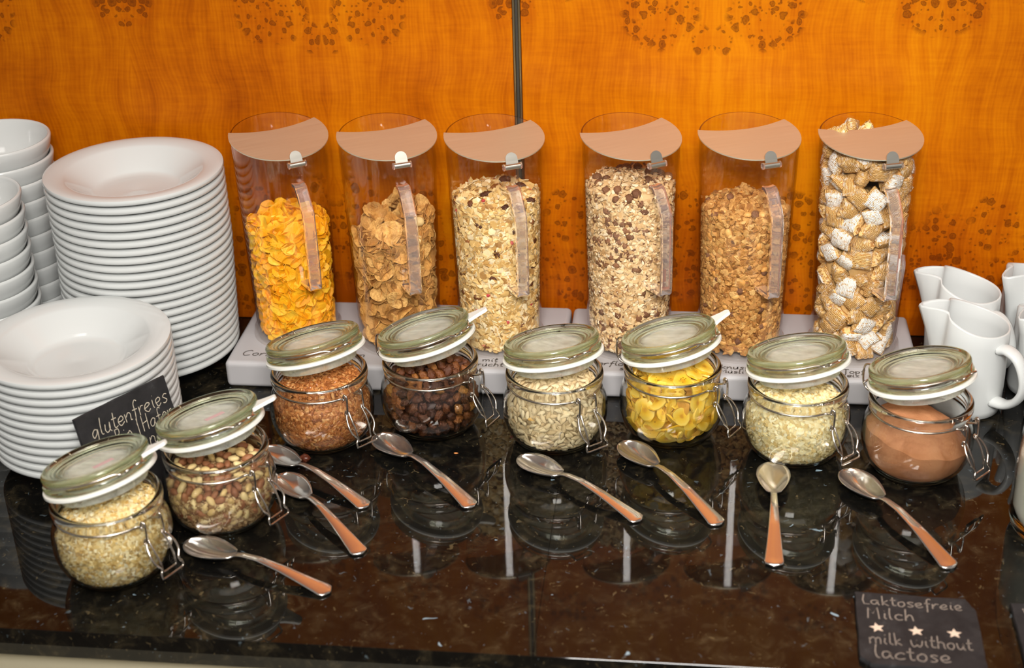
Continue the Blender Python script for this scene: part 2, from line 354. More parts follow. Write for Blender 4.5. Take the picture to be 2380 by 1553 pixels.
M['nut_pale'] = mat_piece('pale_nut', [(0.0, (0.66, 0.44, 0.17)), (1.0, (0.82, 0.64, 0.32))], 0.45, bump_s=0.3)
M['crumb'] = mat_piece('muesli_crumbs', [(0.0, (0.30, 0.15, 0.06)), (0.5, (0.48, 0.29, 0.13)), (1.0, (0.74, 0.55, 0.30))], 0.7, 'island')
M['wheat'] = mat_wheat(); M['banana'] = mat_banana(); M['cocoa'] = mat_cocoa()
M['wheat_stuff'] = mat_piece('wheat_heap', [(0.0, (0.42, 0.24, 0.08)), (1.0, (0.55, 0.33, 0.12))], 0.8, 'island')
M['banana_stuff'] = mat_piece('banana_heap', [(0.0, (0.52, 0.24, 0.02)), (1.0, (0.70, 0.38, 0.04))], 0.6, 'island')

# ------------------------------------------------------------------ mesh helpers
def mesh(name, v, f, mat, smooth=True, mats=None, fm=None):
    me = bpy.data.meshes.new(name)
    me.from_pydata([tuple(map(float, p)) for p in v], [], [tuple(int(i) for i in q) for q in f])
    for m_ in (mats or [mat]): me.materials.append(m_)
    if fm is not None: me.polygons.foreach_set('material_index', fm)
    if smooth is True: me.polygons.foreach_set('use_smooth', [True] * len(me.polygons))
    elif smooth:
        me.polygons.foreach_set('use_smooth', [True] * len(me.polygons)); me.set_sharp_from_angle(angle=R_(smooth))
    if smooth == 40 and len(me.polygons) < 400:
        ar = np.array([p.area for p in me.polygons])
        if ar.max() > 12 * np.median(ar):
            for p, a_ in zip(me.polygons, ar):
                if a_ > 6 * np.median(ar): p.use_smooth = False
    me.update(); return me
def put(name, me, parent=None, mw=None, label=None, cat=None, group=None, kind=None):
    o = bpy.data.objects.new(name, me); COL.objects.link(o)
    if parent is not None: o.parent = parent
    if mw is not None:
        if isinstance(mw, Matrix): o.matrix_local = mw
        else: o.location = mw
    return tag(o, label, cat, group, kind)
def tag(o, label=None, cat=None, group=None, kind=None):
    if label: o['label'] = label
    if cat: o['category'] = cat
    if group: o['group'] = group
    if kind: o['kind'] = kind
    return o
def empty(name, loc, rz=0.0, **kw):
    o = bpy.data.objects.new(name, None); COL.objects.link(o); o.location = loc; o.rotation_euler = (0, 0, rz)
    o.empty_display_size = 0.02
    return tag(o, **kw)
def join(parts):
    V, F = [], []; n = 0
    for v, f in parts:
        v = np.asarray(v, float); V.append(v); F += [tuple(i + n for i in q) for q in f]; n += len(v)
    return np.concatenate(V), F
def lathe(prof, n=64, closed=False):
    """profile [(r,z)]; r==0 ends collapse to poles; closed joins last ring to first"""
    v, f, rings = [], [], []
    for r, z in prof:
        if r < 1e-9: rings.append([len(v)]); v.append((0, 0, z))
        else:
            s = len(v); rings.append(list(range(s, s + n)))
            for k in range(n): a = 2 * PI * k / n; v.append((r * math.cos(a), r * math.sin(a), z))
    pr = list(zip(rings[:-1], rings[1:]))
    if closed: pr.append((rings[-1], rings[0]))
    for a, b in pr:
        for k in range(n):
            k2 = (k + 1) % n
            if len(a) == 1 and len(b) == 1: continue
            if len(a) == 1: f.append((a[0], b[k2], b[k]))
            elif len(b) == 1: f.append((a[k], a[k2], b[0]))
            else: f.append((a[k], a[k2], b[k2], b[k]))
    return np.array(v), f
def smooth_path(p, per=6, closed=False):
    p = np.asarray(p, float); n = len(p); out = []
    rngs = range(n if closed else n - 1)
    for i in rngs:
        p0 = p[(i - 1) % n] if closed or i > 0 else 2 * p[0] - p[1]
        p1 = p[i]; p2 = p[(i + 1) % n]
        p3 = p[(i + 2) % n] if closed or i + 2 < n else 2 * p[-1] - p[-2]
        for k in range(per):
            t = k / per
            out.append(0.5 * ((2 * p1) + (-p0 + p2) * t + (2 * p0 - 5 * p1 + 4 * p2 - p3) * t * t + (-p0 + 3 * p1 - 3 * p2 + p3) * t ** 3))
    if not closed: out.append(p[-1])
    return np.array(out)
def tube(path, r, n=8, closed=False):
    p = np.asarray(path, float); m = len(p)
    T = np.zeros_like(p)
    for i in range(m):
        a = p[(i - 1) % m] if closed or i > 0 else p[i]; b = p[(i + 1) % m] if closed or i < m - 1 else p[i]
        d = b - a; T[i] = d / (np.linalg.norm(d) + 1e-12)
    up = np.array([0, 0, 1.0]) if abs(T[0][2]) < 0.9 else np.array([1.0, 0, 0])
    N = np.cross(T[0], up); N /= np.linalg.norm(N); v = []
    for i in range(m):
        N = N - T[i] * (N @ T[i]); N /= np.linalg.norm(N) + 1e-12; B = np.cross(T[i], N)
        rr = r[i] if hasattr(r, '__len__') else r
        for k in range(n): a = 2 * PI * k / n; v.append(p[i] + rr * (math.cos(a) * N + math.sin(a) * B))
    f = []
    for i in range(m if closed else m - 1):
        j = (i + 1) % m
        for k in range(n): f.append((i * n + k, i * n + (k + 1) % n, j * n + (k + 1) % n, j * n + k))
    if not closed:
        f.append(tuple(range(n))[::-1]); f.append(tuple((m - 1) * n + k for k in range(n)))
    return np.array(v), f
def rbox(sx, sy, sz, b=0.004, seg=3):
    """rounded box centred in x,y, resting on z=0"""
    import bmesh
    bm = bmesh.new(); bmesh.ops.create_cube(bm, size=1)
    bmesh.ops.scale(bm, vec=(sx, sy, sz), verts=bm.verts); bmesh.ops.translate(bm, vec=(0, 0, sz / 2), verts=bm.verts)
    if b: bmesh.ops.bevel(bm, geom=bm.edges[:], offset=b, segments=seg, profile=0.5, affect='EDGES')
    bm.verts.index_update()
    v = np.array([x.co[:] for x in bm.verts]); f = [tuple(q.index for q in p.verts) for p in bm.faces]; bm.free(); return v, f
def ico(sub=2):
    import bmesh
    bm = bmesh.new(); bmesh.ops.create_icosphere(bm, subdivisions=sub, radius=1.0); bm.verts.index_update()
    v = np.array([x.co[:] for x in bm.verts]); f = [tuple(q.index for q in p.verts) for p in bm.faces]; bm.free(); return v, f
def xf(vf, M4):
    v, f = vf; M4 = np.array(M4); return np.asarray(v) @ M4[:3, :3].T + M4[:3, 3], f
def snoise(v, freq, seed):
    """cheap smooth noise: sum of random sines"""
    g = np.random.default_rng(seed); out = 0
    for k in range(6):
        d = g.normal(size=3); d /= np.linalg.norm(d); fr = freq * (0.7 + 0.9 * g.random())
        out = out + np.sin(v @ d * fr + g.random() * 6.28)
    return out / 6

# ------------------------------------------------------------------ handwriting
G = {
 'a': (1.15, [[(.95, .85), (.6, 1.0), (.2, .8), (.1, .4), (.35, .02), (.7, .25), (.92, .9), (.9, .3), (1.1, .02)]]),
 'c': (1.0, [[(.9, .85), (.55, 1.0), (.15, .7), (.15, .25), (.5, 0), (.95, .15)]]),
 'e': (1.0, [[(.12, .45), (.6, .5), (.85, .75), (.6, 1.0), (.2, .75), (.15, .3), (.5, 0), (.95, .2)]]),
 'f': (.85, [[(.95, 1.75), (.7, 2.0), (.45, 1.6), (.42, .6), (.35, -.8)], [(.1, .95), (.85, 1.0)]]),
 'g': (1.1, [[(.9, .85), (.5, 1.0), (.15, .6), (.35, .1), (.75, .3), (.9, .9), (.85, -.3), (.6, -.95), (.15, -.8)]]),
 'h': (1.1, [[(.2, 2.0), (.18, 0)], [(.18, .6), (.5, 1.0), (.85, .8), (.9, .35), (.98, 0)]]),
 'i': (.55, [[(.28, 1.0), (.25, .3), (.45, .02)], [(.3, 1.42), (.36, 1.5)]]),
 'k': (1.0, [[(.2, 2.0), (.18, 0)], [(.85, 1.05), (.2, .5), (.9, 0)]]),
 'l': (.6, [[(.3, 2.0), (.22, .9), (.25, .2), (.55, .03)]]),
 'L': (.95, [[(.25, 2.0), (.2, .9), (.22, .05), (.9, .02)]]),
 'm': (1.6, [[(.15, 1.0), (.18, 0)], [(.18, .6), (.5, 1.0), (.75, .75), (.78, 0)], [(.78, .6), (1.1, 1.0), (1.38, .75), (1.42, 0)]]),
 'n': (1.1, [[(.15, 1.0), (.18, 0)], [(.18, .6), (.55, 1.0), (.85, .75), (.9, .15), (1.05, 0)]]),
 'o': (1.05, [[(.55, 1.0), (.15, .7), (.2, .15), (.6, 0), (.92, .4), (.8, .9), (.5, 1.0)]]),
 'p': (1.05, [[(.18, 1.0), (.18, -.9)], [(.18, .7), (.6, 1.0), (.92, .6), (.65, .05), (.2, .2)]]),
 'r': (.85, [[(.15, 1.0), (.2, 0)], [(.2, .55), (.5, .95), (.85, .95)]]),
 's': (.9, [[(.82, .9), (.5, 1.0), (.22, .8), (.5, .52), (.8, .25), (.5, 0), (.12, .1)]]),
 't': (.8, [[(.38, 1.8), (.35, .4), (.5, .05), (.8, .12)], [(.05, 1.1), (.75, 1.15)]]),
 'u': (1.1, [[(.15, 1.0), (.15, .3), (.45, 0), (.8, .3), (.88, 1.0), (.88, .25), (1.05, 0)]]),
 'v': (1.0, [[(.1, 1.0), (.45, 0), (.9, 1.0)]]),
 'w': (1.5, [[(.1, 1.0), (.2, .25), (.45, 0), (.7, .3), (.75, .95), (.8, .3), (1.05, 0), (1.3, .35), (1.38, 1.0)]]),
 'z': (1.0, [[(.15, .95), (.85, 1.0), (.15, .03), (.9, .0)]]),
 'B': (1.2, [[(.2, 2.0), (.2, 0)], [(.2, 1.95), (.8, 1.9), (.85, 1.3), (.25, 1.05), (.95, .85), (.9, .15), (.2, 0)]]),
 'C': (1.45, [[(1.3, 1.6), (.95, 1.95), (.35, 1.5), (.15, .7), (.5, .05), (1.25, .2)]]),
 'F': (1.15, [[(.25, 2.0), (.2, 0)], [(.1, 1.9), (1.1, 2.0)], [(.2, 1.05), (.85, 1.1)]]),
 'H': (1.4, [[(.2, 2.0), (.2, 0)], [(1.1, 2.0), (1.15, 0)], [(.2, .95), (1.12, 1.05)]]),
 'M': (1.7, [[(.2, 0), (.3, 1.9), (.8, .9), (1.3, 1.95), (1.45, 0)]]),
 'T': (1.3, [[(.65, 1.95), (.6, 0)], [(.1, 1.9), (1.25, 2.0)]]),
 'W': (1.9, [[(.1, 1.9), (.45, 0), (.9, 1.4), (1.3, 0), (1.75, 1.95)]]),
 '/': (.7, [[(.15, 2.0), (.3, -.5)]]), ' ': (.8, []),
 'ü': (1.1, [[(.15, 1.0), (.15, .3), (.45, 0), (.8, .3), (.88, 1.0), (.88, .25), (1.05, 0)], [(.3, 1.4), (.34, 1.5)], [(.7, 1.4), (.74, 1.5)]]),
 '*': (1.0, []),
}
SHARP = set('MHTFWLkzv/')
def ribbon(path, w, z=0.0, th=0.0003):
    p = np.asarray(path, float); m = len(p); v = []; f = []
    for i in range(m):
        d = p[min(i + 1, m - 1)] - p[max(i - 1, 0)]; d = d / (np.linalg.norm(d) + 1e-9); nrm = np.array([-d[1], d[0]])
        ww = w * (0.85 + 0.3 * ((math.sin(i * 1.7) + 1) / 2)) * 0.5
        a, b = p[i] + nrm * ww, p[i] - nrm * ww
        v += [(a[0], a[1], z + th), (b[0], b[1], z + th)]
    for i in range(m - 1): f.append((2 * i, 2 * i + 1, 2 * i + 3, 2 * i + 2))
    return np.array(v), f
def write(text, xh, w, sx=1.0, slant=0.0, wob=0.03, seed=1):
    """strokes of one line of handwriting in the xy plane, starting at the origin; returns (v,f), width"""
    g = np.random.default_rng(seed); x = 0; parts = []
    for ch in text:
        adv, st = G[ch]
        for s in st:
            s = np.array(s, float) + g.normal(0, wob, (len(s), 2))
            s[:, 0] = (s[:, 0] + x) * sx + slant * s[:, 1]
            pth = smooth_path(s, 5) if ch not in SHARP or len(s) > 5 and ch not in 'MW' else s
            parts.append(ribbon(pth * xh, w))
        x += adv + 0.08
    return (join(parts) if parts else None), x * sx * xh

# ------------------------------------------------------------------ setting
def frame_at(origin, xdir, ydir):
    x = Vector(xdir).normalized(); y = Vector(ydir); y = (y - x * y.dot(x)).normalized(); z = x.cross(y)
    m = Matrix((x, y, z)).transposed().to_4x4(); m.translation = origin; return m

WY = 1.603
v, f = rbox(4.0, 0.05, 2.66, 0)
wall = put('wall_back', mesh('wall_back', v + np.array([-0.2, WY + 0.037, -0.92]), f, M['strip_dark'], False), kind='structure')
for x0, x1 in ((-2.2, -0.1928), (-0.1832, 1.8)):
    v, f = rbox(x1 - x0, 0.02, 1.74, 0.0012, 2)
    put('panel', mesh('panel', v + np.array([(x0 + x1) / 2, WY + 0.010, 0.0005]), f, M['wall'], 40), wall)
strip = put('trim_1', mesh('trim_1', *(lambda q: (q[0] + np.array([-0.188, WY + 0.006, 0.0005]), q[1]))(rbox(0.0094, 0.008, 1.74, 0.0005, 1)), M['strip_dark'], 40), kind='structure')
for dx in (-0.0031, 0.0031):
    q = tube([(-0.188 + dx, WY + 0.0012, 0.001), (-0.188 + dx, WY + 0.0012, 1.73)], 0.0017, 10)
    put('strip_bead', mesh('strip_bead', *q, M['strip_brass'], 40), strip)
put('floor', mesh('floor', *(lambda q: (q[0] + np.array([-0.2, 0.0, -0.94]), q[1]))(rbox(4.0, 3.3, 0.04, 0)), M['floor'], False), kind='structure')
put('ceiling', mesh('ceiling', *(lambda q: (q[0] + np.array([-0.2, 0.0, 1.81]), q[1]))(rbox(4.0, 3.3, 0.04, 0)), M['ceiling'], False), kind='structure')

# granite worktop: two slabs butted together at a hairline joint
top = empty('granite_worktop', (-0.1, 1.29, -0.03), label='dark polished granite worktop with blue-grey flecks along the wood wall', cat='worktop')
for x0, x1 in ((-1.5, -0.11662), (-0.11658, 1.3)):
    v, f = rbox(x1 - x0, WY - 0.9915, 0.03, 0.0003, 1)
    put('slab', mesh('slab', v + np.array([(x0 + x1) / 2 + 0.1, (WY + 0.9915) / 2 - 1.29, 0.0]), f, M['granite'], False), top)
cab = empty('counter_cabinet', (-0.1, 1.28, -0.90), label='cream cabinet with a projecting moulding under the granite worktop', cat='cabinet')
v, f = rbox(2.8, 0.58, 0.868, 0.002, 1)
put('cabinet_body', mesh('cabinet_body', v + np.array([0, 0.02, 0.0]), f, M['cream'], 40), cab)
MOULD_Y = 0.9205
prof = [(0.0, 0.0), (-0.066, 0.0), (-0.070, -0.003), (-0.070, -0.006), (-0.066, -0.009), (-0.066, -0.014), (-0.074, -0.018), (-0.074, -0.035), (-0.060, -0.042), (0.0, -0.045)]
vv, ff = [], []
for xx in (-1.4, 1.4):
    for (yy, zz) in prof: vv.append((xx, yy, zz))
npf = len(prof)
for k in range(npf): ff.append((k, (k + 1) % npf, npf + (k + 1) % npf, npf + k))
ff += [tuple(range(npf))[::-1], tuple(range(npf, 2 * npf))]
put('moulding', mesh('moulding', np.array(vv) + np.array([0, MOULD_Y + 0.070 - 1.28, 0.825]), ff, M['cream'], 30), cab)

# ------------------------------------------------------------------ plates and bowls
ORD = ['uppermost', 'second', 'third', 'fourth', 'fifth', 'sixth', 'seventh', 'eighth', 'ninth', 'tenth', 'eleventh', 'twelfth', 'thirteenth', 'fourteenth', 'fifteenth', 'sixteenth', 'seventeenth',
       'eighteenth', 'nineteenth', 'twentieth', 'twenty-first', 'twenty-second', 'twenty-third', 'twenty-fourth', 'twenty-fifth', 'twenty-sixth', 'twenty-seventh', 'twenty-eighth', 'twenty-ninth']
def plate_mesh():
    up = [(0.0, 0.0050)]
    for k in range(1, 7): up += [(0.0065 * k - .001, 0.0050), (0.0065 * k, 0.0052)]
    up += [(0.0420, 0.0052), (0.0470, 0.0068)]
    for k in range(10):
        r = 0.049 + k * 0.0029; z = 0.0078 + 0.0205 * (k / 9.0) ** 0.92
        up += [(r, z), (r + 0.0010, z + 0.0009)]
    up += [(0.0785, 0.0302), (0.083, 0.0316), (0.090, 0.0324), (0.0955, 0.0326), (0.0982, 0.0318), (0.0989, 0.0298), (0.0984, 0.0272), (0.0968, 0.0258), (0.0940, 0.0252), (0.090, 0.0250), (0.083, 0.0243), (0.078, 0.0226)]
    up += [(0.072, 0.0192), (0.066, 0.0147), (0.060, 0.0099), (0.055, 0.0061), (0.051, 0.0026), (0.047, 0.0), (0.0435, 0.0), (0.0415, 0.0018), (0.0, 0.0016)]
    return mesh('deep_plate', *lathe(up, 96), M['porcelain'], 50)
PM = plate_mesh()
def plate_stack(cx, cy, ztop, pitch, n, where, group, seed):
    g = np.random.default_rng(seed)
        # lowest plate rests on the worktop
    pitch = (ztop - 0.0326) / (n - 1)
    for k in range(n):
        i = n - 1 - k
        o = put('deep_plate', PM, None, (cx - (max(0.0, 0.0065 - 0.0005 * k) if cy > 1.4 else 0), cy, 0.0002 + k * pitch),
                label=('white porcelain deep plate, %s from the top of the %s' % (ORD[i], where)) if i else 'white porcelain deep plate lying on top of the ' + where,
                cat='plate', group=group)
        o.rotation_euler = (0, 0, g.random() * 6)
plate_stack(-0.6060, 1.4850, 0.2465, 0.0097, 23, 'tall rear plate stack', 'deep plates in the tall stack by the wall', 3)
plate_stack(-0.6176, 1.2861, 0.1372, 0.0095, 12, 'low front plate stack', 'deep plates in the low stack behind the slate', 4)

def bowl_mesh():
    p = [(0.0, 0.0045), (0.030, 0.0050), (0.042, 0.0095), (0.050, 0.0170), (0.0545, 0.026), (0.0575, 0.038), (0.0605, 0.0500), (0.0615, 0.0518), (0.0632, 0.0522), (0.0645, 0.0510), (0.0648, 0.0490),
         (0.0635, 0.0420), (0.0604, 0.0320), (0.0577, 0.0270), (0.0540, 0.0200), (0.048, 0.0105), (0.040, 0.0045), (0.036, 0.0022), (0.0352, 0.0), (0.0325, 0.0), (0.0315, 0.0016), (0.0, 0.0014)]
    return mesh('cereal_bowl', *lathe(p, 72), M['porcelain'], 55)
BM = bowl_mesh()
def bowl_stack(cx, cy, ztop, n, where, group, seed):
    g = np.random.default_rng(seed); pitch = (ztop - 0.0522) / (n - 1)
    for k in range(n):
        i = n - 1 - k
        put('cereal_bowl', BM, None, (cx + g.normal(0, 0.0003), cy + g.normal(0, 0.0003), 0.0002 + k * pitch),
            label=('white porcelain cereal bowl, %s from the top of the %s' % (ORD[i], where)) if i else 'white porcelain cereal bowl topping the ' + where, cat='bowl', group=group)
bowl_stack(-0.788, 1.532, 0.2612, 11, 'rear bowl stack', 'cereal bowls stacked against the wall', 5)
bowl_stack(-0.7765, 1.4100, 0.2400, 10, 'front bowl stack', 'cereal bowls in the front stack', 6)

# ------------------------------------------------------------------ creamers
def creamer_meshes():
    n = 72; prof_o = [(0.0, 0.0012), (0.034, 0.0), (0.0372, 0.0022), (0.0385, 0.010), (0.0388, 0.03), (0.0386, 0.06), (0.0380, 0.085), (0.0378, 0.1)]
    prof_i = [(0.0352, 0.1), (0.0354, 0.085), (0.0358, 0.06), (0.0360, 0.03), (0.0352, 0.010), (0.030, 0.006), (0.0, 0.005)]
    def shape(r, z, a):
        # a = 0 is the spout direction
        t = (z / 0.1)
        d = math.atan2(math.sin(a), math.cos(a))
        lip = math.exp(-(d / 0.23) ** 2); rise = (0.5 + 0.5 * math.cos(d)) ** 2
        up = max(0.0, (t - 0.45) / 0.55)
        rr = r * (1 + 0.56 * lip * up ** 1.6) - r * 0.05 * 2.6 * math.exp(-((abs(d) - 0.50) / 0.20) ** 2) * up
        zz = z + (0.020 * rise - 0.0035 * math.exp(-(d / 0.2) ** 2)) * up ** 2 - 0.002 * up
        return rr * math.cos(a), rr * math.sin(a), zz
    rings = [(r, z) for r, z in prof_o[1:]] + [(0.0366, 0.1018)] + [(r, z) for r, z in prof_i[:-1]]
    v = [(0, 0, 0.0012)]; 
    for r, z in rings:
        for k in range(n): v.append(shape(r, z, 2 * PI * k / n))
    v.append((0, 0, 0.005)); f = []
    for k in range(n): f.append((0, 1 + (k + 1) % n, 1 + k))
    for i in range(len(rings) - 1):
        for k in range(n): f.append((1 + i * n + k, 1 + i * n + (k + 1) % n, 1 + (i + 1) * n + (k + 1) % n, 1 + (i + 1) * n + k))
    b = 1 + (len(rings) - 1) * n
    for k in range(n): f.append((b + k, b + (k + 1) % n, len(v) - 1))
    body = mesh('jug_body', v, f, M['porcelain'], True)
    path = smooth_path([(0.0372, 0, 0.084), (0.047, 0, 0.086), (0.060, 0, 0.080), (0.069, 0, 0.064), (0.0705, 0, 0.048), (0.064, 0, 0.033), (0.052, 0, 0.0235), (0.0375, 0, 0.021)], 6)
    tv, tf = tube(path, [0.0042 + 0.0016 * (abs(i / (len(path) - 1) - 0.5) * 2) ** 2 for i in range(len(path))], 12)
    tv[:, 1] *= 1.75
    return body, mesh('jug_handle', tv, tf, M['porcelain'], True)
JB, JH = creamer_meshes()
for (x, y, s, sp, hd, lab) in (
    (0.3122, 1.4456, 1.0, 172, -48, 'white porcelain creamer directly behind the cocoa jar'),
    (0.3165, 1.5265, 1.0, 168, -52, 'white porcelain creamer by the wood wall, behind the creamer next to the cocoa jar'),
    (0.4020, 1.5600, 1.0, 215, -10, 'white porcelain creamer close to the wall, cut by the photo edge'),
    (0.3985, 1.4870, 0.88, 222, -10, 'white porcelain creamer of the middle row, its rounded lip over the front creamer handle'),
    (0.4000, 1.4150, 0.78, 212, -10, 'small white porcelain creamer nearest the milk bottle, mostly past the photo edge')):
    e = empty('creamer_jug', (x, y, 0.0003), label=lab, cat='creamer', group='creamers beside the dispensers')
    put('jug_body', JB, e, Matrix.Rotation(R_(sp), 4, 'Z') @ Matrix.Scale(s, 4))
    put('handle', JH, e, Matrix.Rotation(R_(hd), 4, 'Z') @ Matrix.Scale(s, 4))

# ------------------------------------------------------------------ pieces of food
def flake_disc(seed, rx, ry, th, curl, rag=0.2, bumpy=0.12, n=11, rings=2, jag=0.3):
    g = np.random.default_rng(seed); v = []; f = []
    ph = g.random(4) * 6.28
    edge = [1 + rag * (0.5 * math.sin(2 * a + ph[0]) + 0.35 * math.sin(3 * a + ph[1]) + jag * g.normal()) for a in [2 * PI * k / n for k in range(n)]]
    ax = g.random() * PI
    def height(x, y):
        u = x * math.cos(ax) + y * math.sin(ax); w = -x * math.sin(ax) + y * math.cos(ax)
        return curl * (u * u / max(rx, ry) + 0.35 * w * w / max(rx, ry)) + bumpy * max(rx, ry) * math.sin(u / rx * 2.6 + ph[2]) * math.cos(w / ry * 2.2 + ph[3])
    pts = [(0, 0)]
    for r in range(1, rings + 1):
        for k in range(n):
            a = 2 * PI * k / n; q = r / rings * (edge[k] if r == rings else 1 + (edge[k] - 1) * 0.5); pts.append((rx * q * math.cos(a), ry * q * math.sin(a)))
    N = len(pts)
    for sgn in (1, -1):
        for i, (x, y) in enumerate(pts):
            thin = 1.0 if i < N - n else 0.45
            v.append((x, y, height(x, y) + sgn * th / 2 * thin))
    def tri(o, flip):
        out = []
        for k in range(n): out.append((o, o + 1 + k, o + 1 + (k + 1) % n))
        for r in range(rings - 1):
            for k in range(n):
                a = o + 1 + r * n + k; b = o + 1 + r * n + (k + 1) % n; out.append((a, a + n, b + n, b))
        return [t[::-1] for t in out] if flip else out
    f = tri(0, False) + tri(N, True)
    o = N - n
    for k in range(n): k2 = (k + 1) % n; f.append((o + k, N + o + k, N + o + k2, o + k2))
    return np.array(v), f
def lump(seed, sx, sy, sz, amp=0.25, freq=3.0, sub=2, sharp=0.0):
    v, f = ico(sub); d = 1 + amp * snoise(v, freq, seed) + sharp * np.abs(snoise(v, freq * 2.2, seed + 9))
    return v * d[:, None] * np.array([sx, sy, sz]), f
def wrinkled(seed, sx, sy, sz):
    """shrivelled fruit: an ellipsoid with folds pressed in"""
    v, f = ico(3); d = 1 + 0.16 * snoise(v, 2.6, seed) - 0.55 * np.abs(snoise(v * np.array([0.55, 1, 1]), 6.5, seed + 5)) ** 0.8 - 0.12 * np.abs(snoise(v, 13, seed + 7))
    return v * d[:, None] * np.array([sx, sy, sz]) * 1.22, f
def seed_shape(L, Wd, T, taper=0.5, n=6, rings=5):
    v = [(-L / 2, 0, 0)]; f = []
    for i in range(1, rings):
        t = i / rings; x = -L / 2 + L * t; w = math.sin(PI * t ** (1 + 0.0)) ** 0.75 * (1 - taper * (t - 0.35))
        for k in range(n): a = 2 * PI * k / n; v.append((x, Wd / 2 * w * math.cos(a), T / 2 * w * math.sin(a)))
    v.append((L / 2, 0, 0)); last = len(v) - 1
    for k in range(n): f.append((0, 1 + (k + 1) % n, 1 + k))
    for i in range(rings - 2):
        for k in range(n): f.append((1 + i * n + k, 1 + i * n + (k + 1) % n, 1 + (i + 1) * n + (k + 1) % n, 1 + (i + 1) * n + k))
    b = 1 + (rings - 2) * n
    for k in range(n): f.append((b + k, b + (k + 1) % n, last))
    return np.array(v), f
def oat_shape(seed, r):
    """small rolled flake, 18 triangles"""
    g = np.random.default_rng(seed); n = 6; v = [(0, 0, 0.16 * r), (0, 0, -0.12 * r)]
    for k in range(n):
        a = 2 * PI * k / n; q = 1 + g.normal(0, 0.12); v.append((r * q * math.cos(a), 0.68 * r * q * math.sin(a), 0.16 * r * math.sin(2 * a + seed)))
    f = []
    for k in range(n): f += [(0, 2 + k, 2 + (k + 1) % n), (1, 2 + (k + 1) % n, 2 + k)]
    return np.array(v), f
def pillow(seed):
    """crimped shredded-wheat cushion"""
    g = np.random.default_rng(seed); n = 9; hx, hy, hz = 0.0116, 0.0104, 0.0076; v = []; f = []
    for s in (1, -1):
        for i in range(n):
            for j in range(n):
                a = -1 + 2 * i / (n - 1); b = -1 + 2 * j / (n - 1)
                h = (1 - abs(a) ** 3.2) ** 0.55 * (0.62 + 0.38 * (1 - abs(b) ** 3)) if abs(a) < 1 else 0
                x = hx * a * (1 + 0.03 * g.normal()) ; y = hy * b * (1 - 0.10 * (1 - abs(a)) + 0.03 * g.normal())
                v.append((x, y, s * hz * h * (1 + 0.05 * g.normal()) + 0.0005 * math.sin(a * 3 + seed)))
    N = n * n
    for i in range(n - 1):
        for j in range(n - 1):
            a = i * n + j; f.append((a, a + n, a + n + 1, a + 1)); f.append((N + a, N + a + 1, N + a + n + 1, N + a + n))
    for i in range(n - 1):
        a, b = i * n, i * n + n; f.append((a, N + a, N + b, b)); a, b = i * n + n - 1, i * n + 2 * n - 1; f.append((a, b, N + b, N + a))
        a, b = i, i + 1; f.append((a, b, N + b, N + a)); a, b = (n - 1) * n + i, (n - 1) * n + i + 1; f.append((a, N + a, N + b, b))
    return np.array(v), f
def banana_chip(seed):
    g = np.random.default_rng(seed); rx, ry, th = 0.0118 * (0.9 + 0.25 * g.random()), 0.0100 * (0.9 + 0.2 * g.random()), 0.0027
    n, rings = 20, 3; ph = g.random(3) * 6.28; v = []
    def hgt(x, y): return 0.0018 * math.sin(x / rx * 1.7 + ph[0]) + 0.0014 * math.cos(y / ry * 1.9 + ph[1])
    pts = [(0, 0)]
    for r in range(1, rings + 1):
        for k in range(n):
            a = 2 * PI * k / n; q = r / rings * (1 + 0.05 * math.sin(3 * a + ph[2]) + 0.02 * g.normal()); pts.append((rx * q * math.cos(a), ry * q * math.sin(a)))
    N = len(pts)
    for s in (1, -1):
        for i, (x, y) in enumerate(pts):
            v.append((x, y, hgt(x, y) + s * th / 2 * (0.8 if i >= N - n else (0.78 if i == 0 else 1.0))))
    f = []
    for o, fl in ((0, False), (N, True)):
        q = [(o, o + 1 + k, o + 1 + (k + 1) % n) for k in range(n)]
        for r in range(rings - 1):
            for k in range(n): a = o + 1 + r * n + k; b = o + 1 + r * n + (k + 1) % n; q.append((a, a + n, b + n, b))
        f += [t[::-1] for t in q] if fl else q
    o = N - n
    for k in range(n): k2 = (k + 1) % n; f.append((o + k, N + o + k, N + o + k2, o + k2))
    return np.array(v), f

